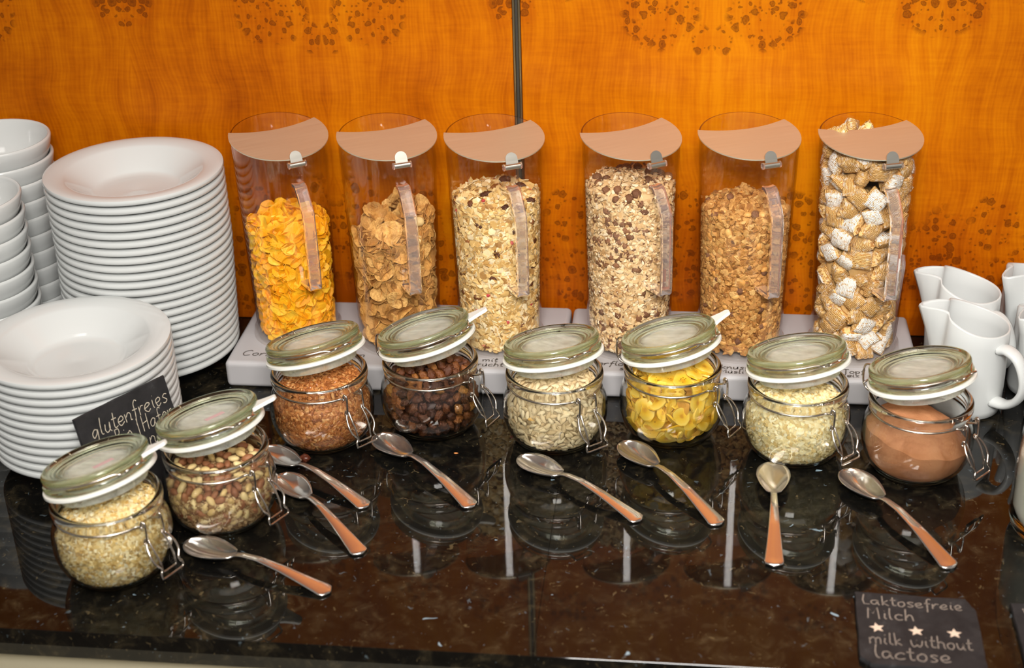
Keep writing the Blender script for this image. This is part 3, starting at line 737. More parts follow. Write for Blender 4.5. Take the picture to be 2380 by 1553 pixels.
# ------------------------------------------------------------------ filling a round vessel
def rotm(nrm, spin, tilt, tdir):
    """matrix whose z axis is near nrm"""
    n = np.asarray(nrm, float); n = n / np.linalg.norm(n)
    a = np.array([0, 0, 1.0]) if abs(n[2]) < 0.9 else np.array([1.0, 0, 0])
    t = np.cross(a, n); t /= np.linalg.norm(t); b = np.cross(n, t)
    ax = math.cos(tdir) * t + math.sin(tdir) * b
    n2 = n * math.cos(tilt) + ax * math.sin(tilt)
    t2 = t - n2 * (t @ n2); t2 /= np.linalg.norm(t2); b2 = np.cross(n2, t2)
    x = math.cos(spin) * t2 + math.sin(spin) * b2; y = np.cross(n2, x)
    return np.stack([x, y, n2], 1)
class Vessel:
    """inner surface rin(z) between z0 and zt, with a heap surface top(x,y)"""
    def __init__(s, rin, z0, top, rtop):
        s.rin, s.z0, s.top, s.rtop = rin, z0, top, rtop; s.wall = rin; s.zfloor = z0
    def sample(s, n, g, share_top=None, amin=-180, amax=180):
        P, N = [], []
        zt = s.top(s.rtop, 0)
        A1 = 2 * PI * s.rin((s.z0 + zt) / 2) * (zt - s.z0) * (amax - amin) / 360; A2 = PI * s.rtop ** 2
        fr = A2 / (A1 + A2) if share_top is None else share_top
        while len(P) < n:
            if g.random() < fr:
                r = s.rtop * math.sqrt(g.random()); a = g.random() * 2 * PI; x, y = r * math.cos(a), r * math.sin(a)
                e = 0.002; dx = (s.top(x + e, y) - s.top(x - e, y)) / (2 * e); dy = (s.top(x, y + e) - s.top(x, y - e)) / (2 * e)
                P.append((x, y, s.top(x, y))); N.append((-dx, -dy, 1.0))
            else:
                a = R_(amin + (amax - amin) * g.random()); r0 = s.rin(zt); x, y = r0 * math.cos(a), r0 * math.sin(a)
                z = s.z0 + (s.top(x, y) - s.z0) * g.random(); e = 0.002
                dr = (s.rin(z + e) - s.rin(z - e)) / (2 * e); r = s.rin(z)
                P.append((r * math.cos(a), r * math.sin(a), z)); N.append((math.cos(a), math.sin(a), -dr))
        return np.array(P), np.array(N)
    def core(s, inset, n=40, m=14):
        zt = s.top(0, 0); v = []; f = []
        rings = []
        v.append((0, 0, s.z0 + inset)); 
        for i in range(m):
            for k in range(n):
                a = 2 * PI * k / n; c, d = math.cos(a), math.sin(a)
                ztk = s.top(s.rtop * c, s.rtop * d) - inset; z = s.z0 + inset + (ztk - s.z0 - inset) * i / (m - 1)
                r = max(0.001, s.rin(z) - inset); v.append((r * c, r * d, z))
        for q in (0.8, 0.55, 0.3):
            for k in range(n):
                a = 2 * PI * k / n; r = (s.rtop - inset) * q; x, y = r * math.cos(a), r * math.sin(a); v.append((x, y, s.top(x, y) - inset))
        v.append((0, 0, zt - inset)); R = m + 3
        for k in range(n): f.append((0, 1 + (k + 1) % n, 1 + k))
        for i in range(R - 1):
            for k in range(n): f.append((1 + i * n + k, 1 + i * n + (k + 1) % n, 1 + (i + 1) * n + (k + 1) % n, 1 + (i + 1) * n + k))
        b = 1 + (R - 1) * n
        for k in range(n): f.append((b + k, b + (k + 1) % n, len(v) - 1))
        return np.array(v), f
def poisson(P, N, d, limit=10 ** 9):
    keep = np.zeros(len(P), bool); K = np.zeros((0, 3)); buf = []
    acc = np.empty((min(len(P), limit), 3)); c = 0
    for i, p in enumerate(P):
        if c and np.min(np.sum((acc[:c] - p) ** 2, 1)) < d * d: continue
        acc[c] = p; c += 1; keep[i] = True
        if c >= limit: break
    return P[keep], N[keep]
def scatter_stuff(shapes, P, N, g, depth=(0.0, 0.002), tilt=0.5, smin=0.75, smax=1.2, V=None):
    parts = []
    for p, n in zip(P, N):
        n = n / np.linalg.norm(n); s = smin + (smax - smin) * g.random()
        Rm = rotm(n, g.random() * 6.28, tilt * abs(g.normal()) , g.random() * 6.28) * s
        v, f = shapes[g.integers(len(shapes))]
        off = p - n * (depth[0] + (depth[1] - depth[0]) * g.random())
        q = v @ Rm.T + off
        if V is not None:
            r = np.hypot(q[:, 0], q[:, 1]); lim = np.array([V.wall(z) for z in q[:, 2]]) - 0.0004
            e = float((r - lim).max())
            if e > 0: i = int((r - lim).argmax()); q[:, :2] -= q[i, :2] / r[i] * e
            lo = V.zfloor - q[:, 2].min()
            if lo > 0: q[:, 2] += lo
            r = np.hypot(q[:, 0], q[:, 1]); e = float((r - np.array([V.wall(z) for z in q[:, 2]]) + 0.0002).max())
            if e > 0: continue
        parts.append((q, f))
    return parts
def squeeze(m, verts, V, lim=0.0004):
    """move a piece until all of it lies inside the vessel"""
    for _ in range(4):
        q = verts @ np.array(m.to_3x3()).T + np.array(m.translation)
        r = np.hypot(q[:, 0], q[:, 1]); e = r - np.array([V.wall(z) for z in q[:, 2]]) + lim
        i = int(e.argmax()); 
        if e[i] > 0: d = q[i, :2] / r[i] * e[i]; m.translation -= Vector((d[0], d[1], 0))
        lo = V.zfloor - q[:, 2].min()
        if lo > 0: m.translation.z += lo
        if e[i] <= 0 and lo <= 0: break
    return m
def mats_for(P, N, g, depth=(0.0, 0.002), tilt=0.5, smin=0.85, smax=1.15, V=None, ms=None):
    out = []
    for p, n in zip(P, N):
        n = n / np.linalg.norm(n); s = smin + (smax - smin) * g.random()
        Rm = rotm(n, g.random() * 6.28, tilt * abs(g.normal()), g.random() * 6.28) * s
        m = Matrix(Rm.tolist()).to_4x4(); m.translation = p - n * (depth[0] + (depth[1] - depth[0]) * g.random())
        if ms is not None:
            me = ms[g.integers(len(ms))]; squeeze(m, verts_of(me), V); out.append((m, me))
        else: out.append(m)
    return out
_vc = {}
def verts_of(me):
    if me.name not in _vc: _vc[me.name] = np.array([v.co[:] for v in me.vertices])
    return _vc[me.name]
def ordn(k):
    return 'first' if k == 0 else ORD[k] if k < len(ORD) else '%dth' % (k + 1)
def place_things(name, meshes, mats, origin, label, cat, group, g, layer=0.016):
    """each piece is labelled by the side of the vessel, the layer from the bottom and its turn from the left in that layer"""
    O = Matrix.Translation(origin); zmin = min(m[0].translation.z for m in mats); ctr = math.atan2(-origin[1], -origin[0])
    items = []
    for m, me in mats:
        x, y, z = m.translation; d = math.atan2(y, x) - ctr; d = math.atan2(math.sin(d), math.cos(d)); r = math.hypot(x, y)
        side = 'in front' if abs(d) < R_(100) else 'at the back'
        items.append([(int((z - zmin) / layer), side), d if side == 'in front' else -math.atan2(math.sin(d + PI), math.cos(d + PI)), m, me])
    seen = {}
    for it in sorted(items, key=lambda q: (q[0], q[1])):
        k = seen.get(it[0], 0); seen[it[0]] = k + 1
        o = bpy.data.objects.new(name, it[3]); o.matrix_world = O @ it[2]
        o['label'] = '%s, %s: %s layer from below, %s from left' % (label, it[0][1], ordn(it[0][0]), ordn(k)); o['category'] = cat; o['group'] = group; COL.objects.link(o)
def heap(name, parts, mat, origin, label, cat):
    v, f = join(parts)
    return put(name, mesh(name, v, f, mat, 35), None, origin, label, cat, None, 'stuff')
def facing(P, origin):
    """how far a point of the vessel turns towards the photographer's side"""
    d = np.array([-origin[0], -origin[1]]); d /= np.linalg.norm(d)
    return P[:, :2] @ d + 0.8 * np.clip(P[:, 2] - P[:, 2].mean(), 0, None)

# ------------------------------------------------------------------ cereal dispensers
BASE_H = 0.0325
def stand(x0, x1, y0, label):
    y1 = 1.5925
    e = empty('dispenser_stand', ((x0 + x1) / 2, (y0 + y1) / 2, 0.0002), label=label, cat='stand', group='grey stands under the dispensers')
    put('stand_body', mesh('stand_body', *rbox(x1 - x0, y1 - y0, BASE_H, 0.0055, 5), M['stand'], 40), e)
    return e
stands = [stand(-0.5128, -0.1283, 1.4305, 'matt grey stand under the corn flake, bran flake and fruit muesli dispensers'),
          stand(-0.1256, 0.2655, 1.4335, 'matt grey stand under the chocolate muesli, granola and frosted wheat dispensers')]
def base_text(st, text, x, y, xh, sx, seed):
    q, w = write(text, xh, 0.00135, sx, 0.12, 0.04, seed)
    put('lettering', mesh('lettering', q[0] + np.array([0, 0, 0.0001]), q[1], M['ink'], False), st,
        Matrix.Translation((x - st.location.x, y - st.location.y, BASE_H)), label='grey handwriting ' + text)
def rwall(z): return 0.0462 + (0.0533 - 0.0462) * (z - BASE_H) / 0.25
DISP = [  # x, y, handle angle, rim height, rim slope
    (-0.4459, 1.5150, -57, 0.2740, 0.185), (-0.3219, 1.5050, -64, 0.2790, 0.160), (-0.2043, 1.5080, -64, 0.2785, 0.163),
    (-0.0568, 1.5120, -59, 0.2805, 0.162), (0.0690, 1.5140, -68, 0.2820, 0.150), (0.1955, 1.5130, -72, 0.2840, 0.145)]
DNAME = ['filled with golden corn flakes', 'filled with brown bran flakes', 'filled with fruit muesli', 'filled with chocolate muesli', 'filled with crunchy brown granola', 'filled to the lid with frosted wheat squares']
def dispenser(i):
    x, y, a, zr, sl = DISP[i]; a = R_(a)
    e = empty('cereal_dispenser', (x, y, BASE_H + 0.0005), a, label='clear cereal pitcher with brushed steel lid, ' + DNAME[i], cat='dispenser', group='cereal pitchers on the grey stands')
    zr -= BASE_H
    # local x axis points to the handle; the rim rises away from it
    n, m = 72, 8; th = 0.0016
    v, f, fm = [], [], []
    def rim(r, k): return zr - sl * r * math.cos(2 * PI * k / n)
    for side in (0, 1):
        for j in range(m + 1):
            for k in range(n):
                t = j / m; r0 = 0.0470; zt = rim(0.0533, k); z = (0.0 if side == 0 else 0.003) + (zt - (0.0 if side == 0 else 0.003)) * t
                r = 0.0470 + 0.0066 * z / 0.25 - th * side
                v.append((r * math.cos(2 * PI * k / n), r * math.sin(2 * PI * k / n), z))
    S = (m + 1) * n
    for side in (0, 1):
        for j in range(m):
            for k in range(n):
                q = [side * S + j * n + k, side * S + j * n + (k + 1) % n, side * S + (j + 1) * n + (k + 1) % n, side * S + (j + 1) * n + k]
                f.append(tuple(q if side == 0 else q[::-1])); fm.append(0)
    for k in range(n):
        k2 = (k + 1) % n; f.append((m * n + k, m * n + k2, S + m * n + k2, S + m * n + k)); fm.append(1)
    f.append(tuple(range(n))[::-1]); fm.append(0); f.append(tuple(S + k for k in range(n))); fm.append(0)
    put('container', mesh('container', v, f, None, 40, [M['acrylic'], M['acrylic_rim']], fm), e)
    # steel lid: disc lying in the slanted rim plane with a concave bite at the pouring side
    N = 40; Rl = 0.0548; half = R_(66); v = []; f = []
    P = []
    for k in range(N + 1):
        t = k / N; aa = PI + half + (2 * PI - 2 * half) * t; o_ = np.array([Rl * math.cos(aa), Rl * math.sin(aa)])
        p0 = np.array([-Rl * math.cos(half), -Rl * math.sin(half)]); p1 = np.array([-Rl * math.cos(half), Rl * math.sin(half)])
        q = p0 + (p1 - p0) * t; q[0] += 0.0105 * (1 - (2 * t - 1) ** 2)
        P.append((o_, q))
    for zo in (0.0016, 0.0004):
        for o_, q in P:
            for w in (o_, q): v.append((w[0], w[1], zr - sl * w[0] + zo))
    L = 2 * (N + 1)
    for k in range(N):
        b = 2 * k; f.append((b, b + 2, b + 3, b + 1)); f.append((L + b, L + b + 1, L + b + 3, L + b + 2))
        f.append((b, L + b, L + b + 2, b + 2)); f.append((b + 1, b + 3, L + b + 3, L + b + 1))
    put('lid_plate', mesh('lid_plate', v, f, M['lid_steel'], 30), e)
    # hinge: roller and rounded thumb tab
    rf = 0.0533; zf = zr - sl * rf
    hv, hf = tube([(rf + 0.0045, -0.0085, zf - 0.0045), (rf + 0.0045, 0.0085, zf - 0.0045)], 0.0031, 16)
    hinge = put('hinge_roller', mesh('hinge_roller', hv, hf, M['knob_steel'], 40), e)
    for s in (-1, 1):
        cv, cf = tube([(rf + 0.0045, s * 0.0086, zf - 0.0045), (rf + 0.0045, s * 0.0102, zf - 0.0045)], 0.0036, 14)
        put('end_cap', mesh('end_cap', cv, cf, M['acrylic_solid'], 40), hinge)
    tv = []; pr = []
    for k in range(13): aa = PI * k / 12; pr.append((0.0066 * math.cos(aa), 0.0058 + 0.0066 * math.sin(aa)))
    pr = [(0.0068, -0.003)] + pr + [(-0.0068, -0.003)]
    for d in (0.0009, -0.0009):
        for (yy, hh) in pr: tv.append((rf + 0.0040 - hh * 0.42 + d * 0.85, yy, zf - 0.002 + hh * 0.90 + d * 0.5))
    k_ = len(pr); tf = [tuple(range(k_)), tuple(range(k_, 2 * k_))[::-1]] + [(q, k_ + q, k_ + (q + 1) % k_, (q + 1) % k_) for q in range(k_)]
    put('thumb_tab', mesh('thumb_tab', tv, tf, M['knob_steel'], 30), e)
    bv, bf = rbox(0.006, 0.013, 0.012, 0.0015, 2); put('hinge_block', mesh('hinge_block', bv + np.array([rf - 0.0002 + 0.0025, 0, zf - 0.0185]), bf, M['acrylic'], 40), e)
    # strap handle
    path = np.array([(0.0525, 0.2085), (0.0590, 0.2090), (0.0650, 0.2045), (0.0770, 0.1870), (0.0800, 0.1790), (0.0815, 0.1400), (0.0815, 0.0990), (0.0800, 0.0945), (0.0760, 0.0925), (0.0490, 0.0895)])
    path[:, 1] += (zr + BASE_H - 0.280)
    pts = smooth_path(path, 3); sec = [(-0.0068, -0.0016), (-0.0068, 0.0016), (-0.0058, 0.0024), (-0.0012, 0.0016), (0.0012, 0.0016), (0.0058, 0.0024), (0.0068, 0.0016), (0.0068, -0.0016), (0.0058, -0.0022), (-0.0058, -0.0022)]
    v = []; mm = len(pts); ns = len(sec)
    for q in range(mm):
        d = pts[min(q + 1, mm - 1)] - pts[max(q - 1, 0)]; d /= np.linalg.norm(d); nr = np.array([d[1], -d[0]])
        if nr[0] < 0 and abs(d[1]) > 0.5: nr = -nr
        for (yy, hh) in sec: v.append((pts[q][0] - d[1] * hh, yy, pts[q][1] + d[0] * hh))
    f = [(q * ns + k, q * ns + (k + 1) % ns, (q + 1) * ns + (k + 1) % ns, (q + 1) * ns + k) for q in range(mm - 1) for k in range(ns)]
    f += [tuple(range(ns))[::-1], tuple((mm - 1) * ns + k for k in range(ns))]
    put('handle', mesh('handle', v, f, M['acrylic_solid'], 40), e)
    # clear socket ring that holds the foot
    put('socket_ring', mesh('socket_ring', *lathe([(0.0482, 0.0), (0.0520, 0.0), (0.0508, 0.009), (0.0492, 0.010), (0.0484, 0.0095)], 64, True), M['acrylic'], 40), e)
    return (x, y, BASE_H + 0.0042)
DO = [dispenser(i) for i in range(6)]
def rin_d(z): return 0.0470 - 0.0020 + 0.0066 * (z + 0.0037) / 0.25
def dvessel(i, fill, sx=0.0, sy=0.0, dome=0.006, bump=0.0025, seed=1, inset=0.0):
    zl = fill - DO[i][2]; g = np.random.default_rng(seed); ph = g.random(4) * 6
    def top(x, y): return zl + sx * x + sy * y + dome * (1 - (x * x + y * y) / 0.0024) + bump * (math.sin(x * 130 + ph[0]) * math.cos(y * 110 + ph[1]))
    V = Vessel(lambda z: rin_d(z) - inset, 0.001, top, 0.046 - inset); V.wall = rin_d; V.zfloor = -0.0004; return V

def fill_corn():
    g = np.random.default_rng(11); V = dvessel(0, 0.172, -0.05, 0.05, 0.010, 0.004, 1, 0.0015); O = DO[0]
    shapes = [flake_disc(s, 0.0106, 0.0088, 0.0012, 0.34, 0.22, 0.15, 18, 3, 0.14) for s in range(10)]
    ms = [mesh('corn_flake', *s, M['cornflake'], 60) for s in shapes]
    P, N = V.sample(4000, g); P, N = poisson(P, N, 0.0112, 290)
    place_things('corn_flake', ms, mats_for(P, N, g, (0.001, 0.0055), 0.42, V=V, ms=ms), O, 'golden corn flake in its pitcher', 'cereal', 'corn flakes in the pitcher', g)
    P, N = V.sample(700, g)
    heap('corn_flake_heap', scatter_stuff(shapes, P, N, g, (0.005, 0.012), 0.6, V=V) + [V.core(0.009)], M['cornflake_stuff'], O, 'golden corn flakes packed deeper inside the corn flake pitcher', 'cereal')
def fill_bran():
    g = np.random.default_rng(12); V = dvessel(1, 0.176, 0.22, 0.25, 0.008, 0.006, 2, 0.002); O = DO[1]
    shapes = [flake_disc(s + 40, 0.0140, 0.0115, 0.0018, 0.45, 0.26, 0.24, 18, 4, 0.18) for s in range(10)]
    ms = [mesh('bran_flake', *s, M['bran'], 60) for s in shapes]
    P, N = V.sample(4000, g); P, N = poisson(P, N, 0.0145, 250)
    place_things('bran_flake', ms, mats_for(P, N, g, (0.001, 0.007), 0.45, V=V, ms=ms), O, 'curled brown bran flake', 'cereal', 'bran flakes in the pitcher', g)
    P, N = V.sample(420, g)
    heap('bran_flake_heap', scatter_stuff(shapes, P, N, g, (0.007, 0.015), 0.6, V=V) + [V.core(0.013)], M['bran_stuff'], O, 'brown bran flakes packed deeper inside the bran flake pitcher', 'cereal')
    # pale puffed pieces on the right of the heap
    pm = [mesh('popped_corn', *lump(s, 0.0062, 0.0052, 0.005, 0.5, 3.2), M['nut_pale'], True) for s in (3, 4)]
    for (dx, dy, z) in ((0.034, -0.020, 0.188), (0.033, -0.026, 0.168)):
        put('popped_corn', pm[0], None, (O[0] + dx, O[1] + dy, z), 'pale popped corn kernel among the bran flakes, ' + ('upper one' if z > 0.18 else 'lower one'), 'cereal', 'popped corn kernels')
def fill_muesli():
    g = np.random.default_rng(13); V = dvessel(2, 0.213, 0.0, 0.0, 0.008, 0.003, 3, 0.0006); O = DO[2]
    sh = [oat_shape(s, 0.0055) for s in range(6)] + [oat_shape(s, 0.0034) for s in range(2)] + [seed_shape(0.0105, 0.0052, 0.003), flake_disc(5, 0.0056, 0.0043, 0.0015, 0.1, 0.1, 0.05, 8, 1), lump(8, 0.0052, 0.0036, 0.003, 0.2, 3, 1)]
    P, N = V.sample(5200, g)
    heap('fruit_muesli', scatter_stuff(sh, P, N, g, (0.0, 0.0035), 0.6, V=V) + [V.core(0.0035)], M['oat_mix'], O, 'pale muesli of oats, seeds and fruit in the third pitcher', 'muesli')
    P, N = V.sample(900, g); P, N = poisson(P, N, 0.017, 70)
    ms = [mesh('raisin', *wrinkled(s, 0.0064, 0.0044, 0.0038), M['raisin'], True) for s in range(4)]
    place_things('raisin', ms, mats_for(P, N, g, (-0.001, 0.0015), 0.3, V=V, ms=ms), O, 'dark raisin in the muesli pitcher', 'raisin', 'raisins in the fruit muesli', g)
    P, N = V.sample(500, g); P, N = poisson(P, N, 0.024, 26)
    ms = [mesh('berry_piece', *lump(s + 20, 0.0029, 0.0024, 0.002, 0.3, 3, 1), M['berry'], 40) for s in range(3)]
    place_things('berry_piece', ms, mats_for(P, N, g, (-0.001, 0.0), 0.3, V=V, ms=ms), O, 'red berry piece in the muesli', 'berry', 'berry pieces in the fruit muesli', g)
def fill_choc():
    g = np.random.default_rng(14); V = dvessel(3, 0.2265, 0.0, 0.0, 0.014, 0.003, 4, 0.0006); O = DO[3]
    sh = [oat_shape(s, 0.0036) for s in range(5)] + [oat_shape(s, 0.0024) for s in range(4)] + [lump(8, 0.003, 0.002, 0.0018, 0.2, 3, 1)]
    P, N = V.sample(7600, g)
    heap('chocolate_muesli', scatter_stuff(sh, P, N, g, (0.0, 0.0028), 0.6, V=V) + [V.core(0.003)], M['oat_choc'], O, 'fine oat muesli with dark chips in the fourth pitcher', 'muesli')
    P, N = V.sample(3500, g)
    # most of the crunch balls lie together near the top of the front, some in bands lower down
    fr = np.array([-O[0] * 0.2 - 0.3, -1.0]); fr /= np.linalg.norm(fr)
    w = []
    for p in P:
        q = p[:2] @ fr / 0.046; s_ = p[0] * -fr[1] + p[1] * fr[0]
        zr_ = p[2]
        pr = 0.10
        if zr_ > 0.165: pr = 0.12
        elif zr_ > 0.105 and q > 0.2: pr = 1.15 - abs(s_ + 0.002) / 0.026
        if 0.03 < zr_ < 0.05: pr = 0.5
        if 0.05 < zr_ < 0.10: pr = 0.03
        w.append(pr)
    sel = g.random(len(P)) < np.array(w); P, N = poisson(P[sel], N[sel], 0.0078, 150)
    ms = [mesh('chocolate_crunch', *lump(s + 60, 0.0056, 0.0052, 0.0047, 0.24, 4.5), M['choc'], True) for s in range(5)]
    place_things('chocolate_crunch', ms, mats_for(P, N, g, (-0.0004, 0.002), 0.5, V=V, ms=ms), O, 'brown chocolate crunch ball', 'cereal', 'crunch balls in the chocolate muesli', g)
def fill_granola():
    g = np.random.default_rng(15); V = dvessel(4, 0.2005, -0.02, 0.0, 0.012, 0.004, 5, 0.001); O = DO[4]
    sh = [lump(s + 80, 0.0052, 0.0040, 0.0034, 0.42, 4.5, 1) for s in range(7)] + [oat_shape(s, 0.0042) for s in range(4)]
    P, N = V.sample(3600, g)
    heap('granola_clusters', scatter_stuff(sh, P, N, g, (0.0005, 0.004), 0.7, 0.7, 1.25, V=V) + [V.core(0.004)], M['granola'], O, 'toasted brown granola clusters in the fifth pitcher', 'granola')
    P, N = V.sample(900, g); P, N = poisson(P, N, 0.0145, 95)
    ms = [mesh('roasted_nut', *lump(s + 95, 0.0050, 0.0036, 0.0030, 0.14, 2.5), M['cornn'], True) for s in range(4)]
    place_things('roasted_nut', ms, mats_for(P, N, g, (0.0002, 0.002), 0.3, V=V, ms=ms), O, 'golden nut in the granola', 'nut', 'roasted nuts in the granola', g)
    P, N = V.sample(600, g); P, N = poisson(P, N, 0.021, 40)
    ms = [mesh('chocolate_chunk', *lump(s + 70, 0.0048, 0.0042, 0.0032, 0.22, 3.5), M['choc'], True) for s in range(4)]
    place_things('chocolate_chunk', ms, mats_for(P, N, g, (-0.0004, 0.001), 0.3, V=V, ms=ms), O, 'dark chocolate chunk in the granola', 'chocolate', 'chocolate chunks in the granola', g)
M['cornn'] = mat_piece('roasted_nut', [(0.0, (0.62, 0.28, 0.06)), (1.0, (0.76, 0.44, 0.14))], 0.5, bump_s=0.3)
def fill_wheat():
    g = np.random.default_rng(16); O = DO[5]
    V = dvessel(5, 0.272, -0.09, 0.10, 0.004, 0.003, 6, 0.0075)
    ms = [mesh('wheat_square', *pillow(s), M['wheat'], 60) for s in range(6)]
    P, N = V.sample(6000, g); P, N = poisson(P, N, 0.0162, 290)
    place_things('wheat_square', ms, mats_for(P, N, g, (-0.0012, 0.0035), 0.80, 0.92, 1.08, V=V, ms=ms), O, 'frosted wheat square', 'cereal', 'wheat squares in the pitcher', g)
    shapes = [pillow(7), pillow(8)]
    V2 = dvessel(5, 0.262, -0.09, 0.10, 0.004, 0.003, 6, 0.018)
    P, N = V2.sample(4000, g); P, N = poisson(P, N, 0.016)
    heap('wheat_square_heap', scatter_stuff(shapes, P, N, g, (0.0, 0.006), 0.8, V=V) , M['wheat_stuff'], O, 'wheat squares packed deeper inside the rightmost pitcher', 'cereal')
fill_corn(); fill_bran(); fill_muesli(); fill_choc(); fill_granola(); fill_wheat()

# ------------------------------------------------------------------ clip-top jars
JIN = [(0.0055, 0.034), (0.009, 0.0415), (0.016, 0.0470), (0.028, 0.0510), (0.040, 0.0521), (0.052, 0.0511), (0.062, 0.0476), (0.070, 0.0446), (0.084, 0.0443)]
def jin(z):
    zs = [q[0] for q in JIN]; rs = [q[1] for q in JIN]; return float(np.interp(z, zs, rs))
def jar_meshes():
    out = smooth_path([(0.0355, 0.0004), (0.0405, 0.0030), (0.0490, 0.0135), (0.0542, 0.0275), (0.0555, 0.040), (0.0545, 0.0515), (0.0512, 0.0615), (0.0482, 0.0672)], 4)
    neck = [(0.0474, 0.0690), (0.0474, 0.0722), (0.0490, 0.0738), (0.0508, 0.0748), (0.0513, 0.0775), (0.0513, 0.0800), (0.0508, 0.0824), (0.0494, 0.0838), (0.0474, 0.0840), (0.0458, 0.0832), (0.0450, 0.0815)]
    inn = smooth_path([(0.0450, 0.076), (0.0452, 0.0690), (0.0482, 0.0620), (0.0518, 0.0520), (0.0528, 0.0400), (0.0517, 0.0280), (0.0476, 0.0160), (0.0420, 0.0085), (0.0345, 0.0050)], 3)
    prof = [(0.0, 0.0022), (0.026, 0.0018), (0.032, 0.0006)] + [tuple(q) for q in out] + neck + [tuple(q) for q in inn] + [(0.02, 0.0046), (0.0, 0.0048)]
    body = mesh('jar_body', *lathe(prof, 80), M['glass'], 50)
    # wire ring around the neck; local +x is the clasp side
    gap = 0.17; ring = [(0.0490 * math.cos(a), 0.0490 * math.sin(a), 0.0705) for a in np.linspace(gap, 2 * PI - gap, 72)]
    def loop(s):
        c = np.array([0.0575, s * 0.0095, 0.0765]); return [c + 0.0030 * np.array([0.5 * math.cos(t), 0, math.sin(t)]) + np.array([0, s * 0.0022 * (t / 6.28), 0]) for t in np.linspace(-2.2, 4.6, 16)]
    start = [(0.0545, -0.0092, 0.0725)]; end = [(0.0545, 0.0092, 0.0725)]
    wp = loop(1)[::-1] + end + ring + start + loop(-1)
    bail = mesh('neck_wire', *tube(np.array(wp), 0.00105, 8), M['wire'], True)
    links = []
    for s in (-1, 1):
        links.append(tube(smooth_path([(0.0560, s * 0.0092, 0.0775), (0.0590, s * 0.0095, 0.0790), (0.0606, s * 0.0098, 0.0745), (0.0606, s * 0.0104, 0.0600), (0.0592, s * 0.0106, 0.0560), (0.0570, s * 0.0104, 0.0570), (0.0574, s * 0.0098, 0.0605), (0.0600, s * 0.0088, 0.0600)], 5), 0.00105, 8))
    link = mesh('clasp_link', *join(links), M['wire'], True)
    def U(yt, yf, yw, ye, z0, r0, z1, r1, dz=0.0):
        L = lambda t: (r0 + (r1 - r0) * t, z0 + (z1 - z0) * t)
        pts = []
        for t, yy in ((0.0, yt), (0.12, yt + 0.6 * (yf - yt)), (0.32, yf), (0.52, yf * 0.96), (0.70, yw), (0.78, yw * 0.99), (0.86, ye * 0.97), (1.0, ye)):
            r, z = L(t); r += 0.003 * math.sin(PI * t); pts.append((r, yy, z))
        a = smooth_path(pts, 4); b = a[::-1].copy(); b[:, 1] *= -1
        return np.concatenate([a, [[r1 + .0004, ye * 0.85, z1 - .0006]], [[r1 + .0004, -ye * 0.85, z1 - .0006]], b])
    lever = join([tube(U(0.0110, 0.0150, 0.0108, 0.0128, 0.0580, 0.0600, 0.0265, 0.0770), 0.0011, 8), tube(U(0.0080, 0.0088, 0.0082, 0.0080, 0.0600, 0.0595, 0.0300, 0.0730), 0.00095, 8)])
    lever = mesh('clasp_lever', *lever, M['wire'], True)
    # lid, in its own frame: origin on the hinge axis, +x to the clasp, z=0 is the gasket underside
    H = 0.054
    lp = [(0.0, 0.0030), (0.034, 0.0030), (0.0372, -0.0010), (0.0380, -0.0105), (0.0392, -0.0122), (0.0408, -0.0116), (0.0425, -0.0010), (0.0432, 0.0022), (0.0500, 0.0026), (0.0512, 0.0040), (0.0513, 0.0075), (0.0500, 0.0094), (0.0484, 0.0102), (0.0481, 0.0118), (0.0492, 0.0130),
          (0.0500, 0.0150), (0.0498, 0.0170), (0.0484, 0.0186), (0.0462, 0.0190), (0.0440, 0.0182), (0.0425, 0.0168), (0.0405, 0.0170), (0.0395, 0.0158), (0.0372, 0.0150), (0.0362, 0.0154), (0.0352, 0.0140), (0.0320, 0.0130), (0.0310, 0.0133), (0.0300, 0.0120), (0.018, 0.0112), (0.0, 0.0110)]
    lv, lf = lathe(lp, 80); lid = mesh('lid_disc', lv + np.array([H, 0, 0]), lf, M['lid_glass'], 50)
    gk = lathe([(0.0435, -0.0008), (0.0518, -0.0016), (0.0531, -0.0004), (0.0529, 0.0020), (0.0505, 0.0027), (0.0435, 0.0022)], 80, True)
    tb = []
    gs = mesh('gasket', gk[0] + np.array([H, 0, 0]), gk[1], M['gasket'], 40)
    wr = [(H + 0.0490 * math.cos(a), 0.0490 * math.sin(a), 0.0112) for a in np.linspace(0.42, 2 * PI - 0.42, 60)]
    def hook(s): return [(H + 0.0470, s * 0.0165, 0.0108), (H + 0.0505, s * 0.0118, 0.0088), (H + 0.0560, s * 0.0108, 0.0108), (H + 0.0572, s * 0.0085, 0.0118)]
    front = smooth_path(hook(1)[::-1], 4); back = smooth_path(hook(-1), 4)
    bar = [(H + 0.0572, 0.0, 0.0120)]
    lw = np.concatenate([bar, front, np.array(wr), back, bar])
    lwire = mesh('lid_wire', *tube(lw, 0.00105, 8), M['wire'], True)
    # hinge wire behind: joins neck ring and lid groove (jar frame)
    hw = []
    for s in (-1, 1):
        hw.append(tube(smooth_path([(-0.0485, s * 0.0095, 0.0712), (-0.0570, s * 0.0095, 0.0725), (-0.0625, s * 0.0093, 0.0780), (-0.0640, s * 0.0090, 0.0880), (-0.0630, s * 0.0088, 0.0975), (-0.0590, s * 0.0086, 0.1005), (-0.0520, s * 0.0085, 0.1008)], 5), 0.00105, 8))
    hw.append(tube([(-0.0625, -0.0100, 0.0780), (-0.0625, 0.0100, 0.0780)], 0.00105, 8))
    hwire = mesh('hinge_wire', *join(hw), M['wire'], True)
    # gasket tab
    tbv = []; pr = [(0.0, 0.0110), (0.005, 0.0085), (0.014, 0.0058), (0.0195, 0.0048), (0.0214, 0.0030), (0.0218, 0.0)]
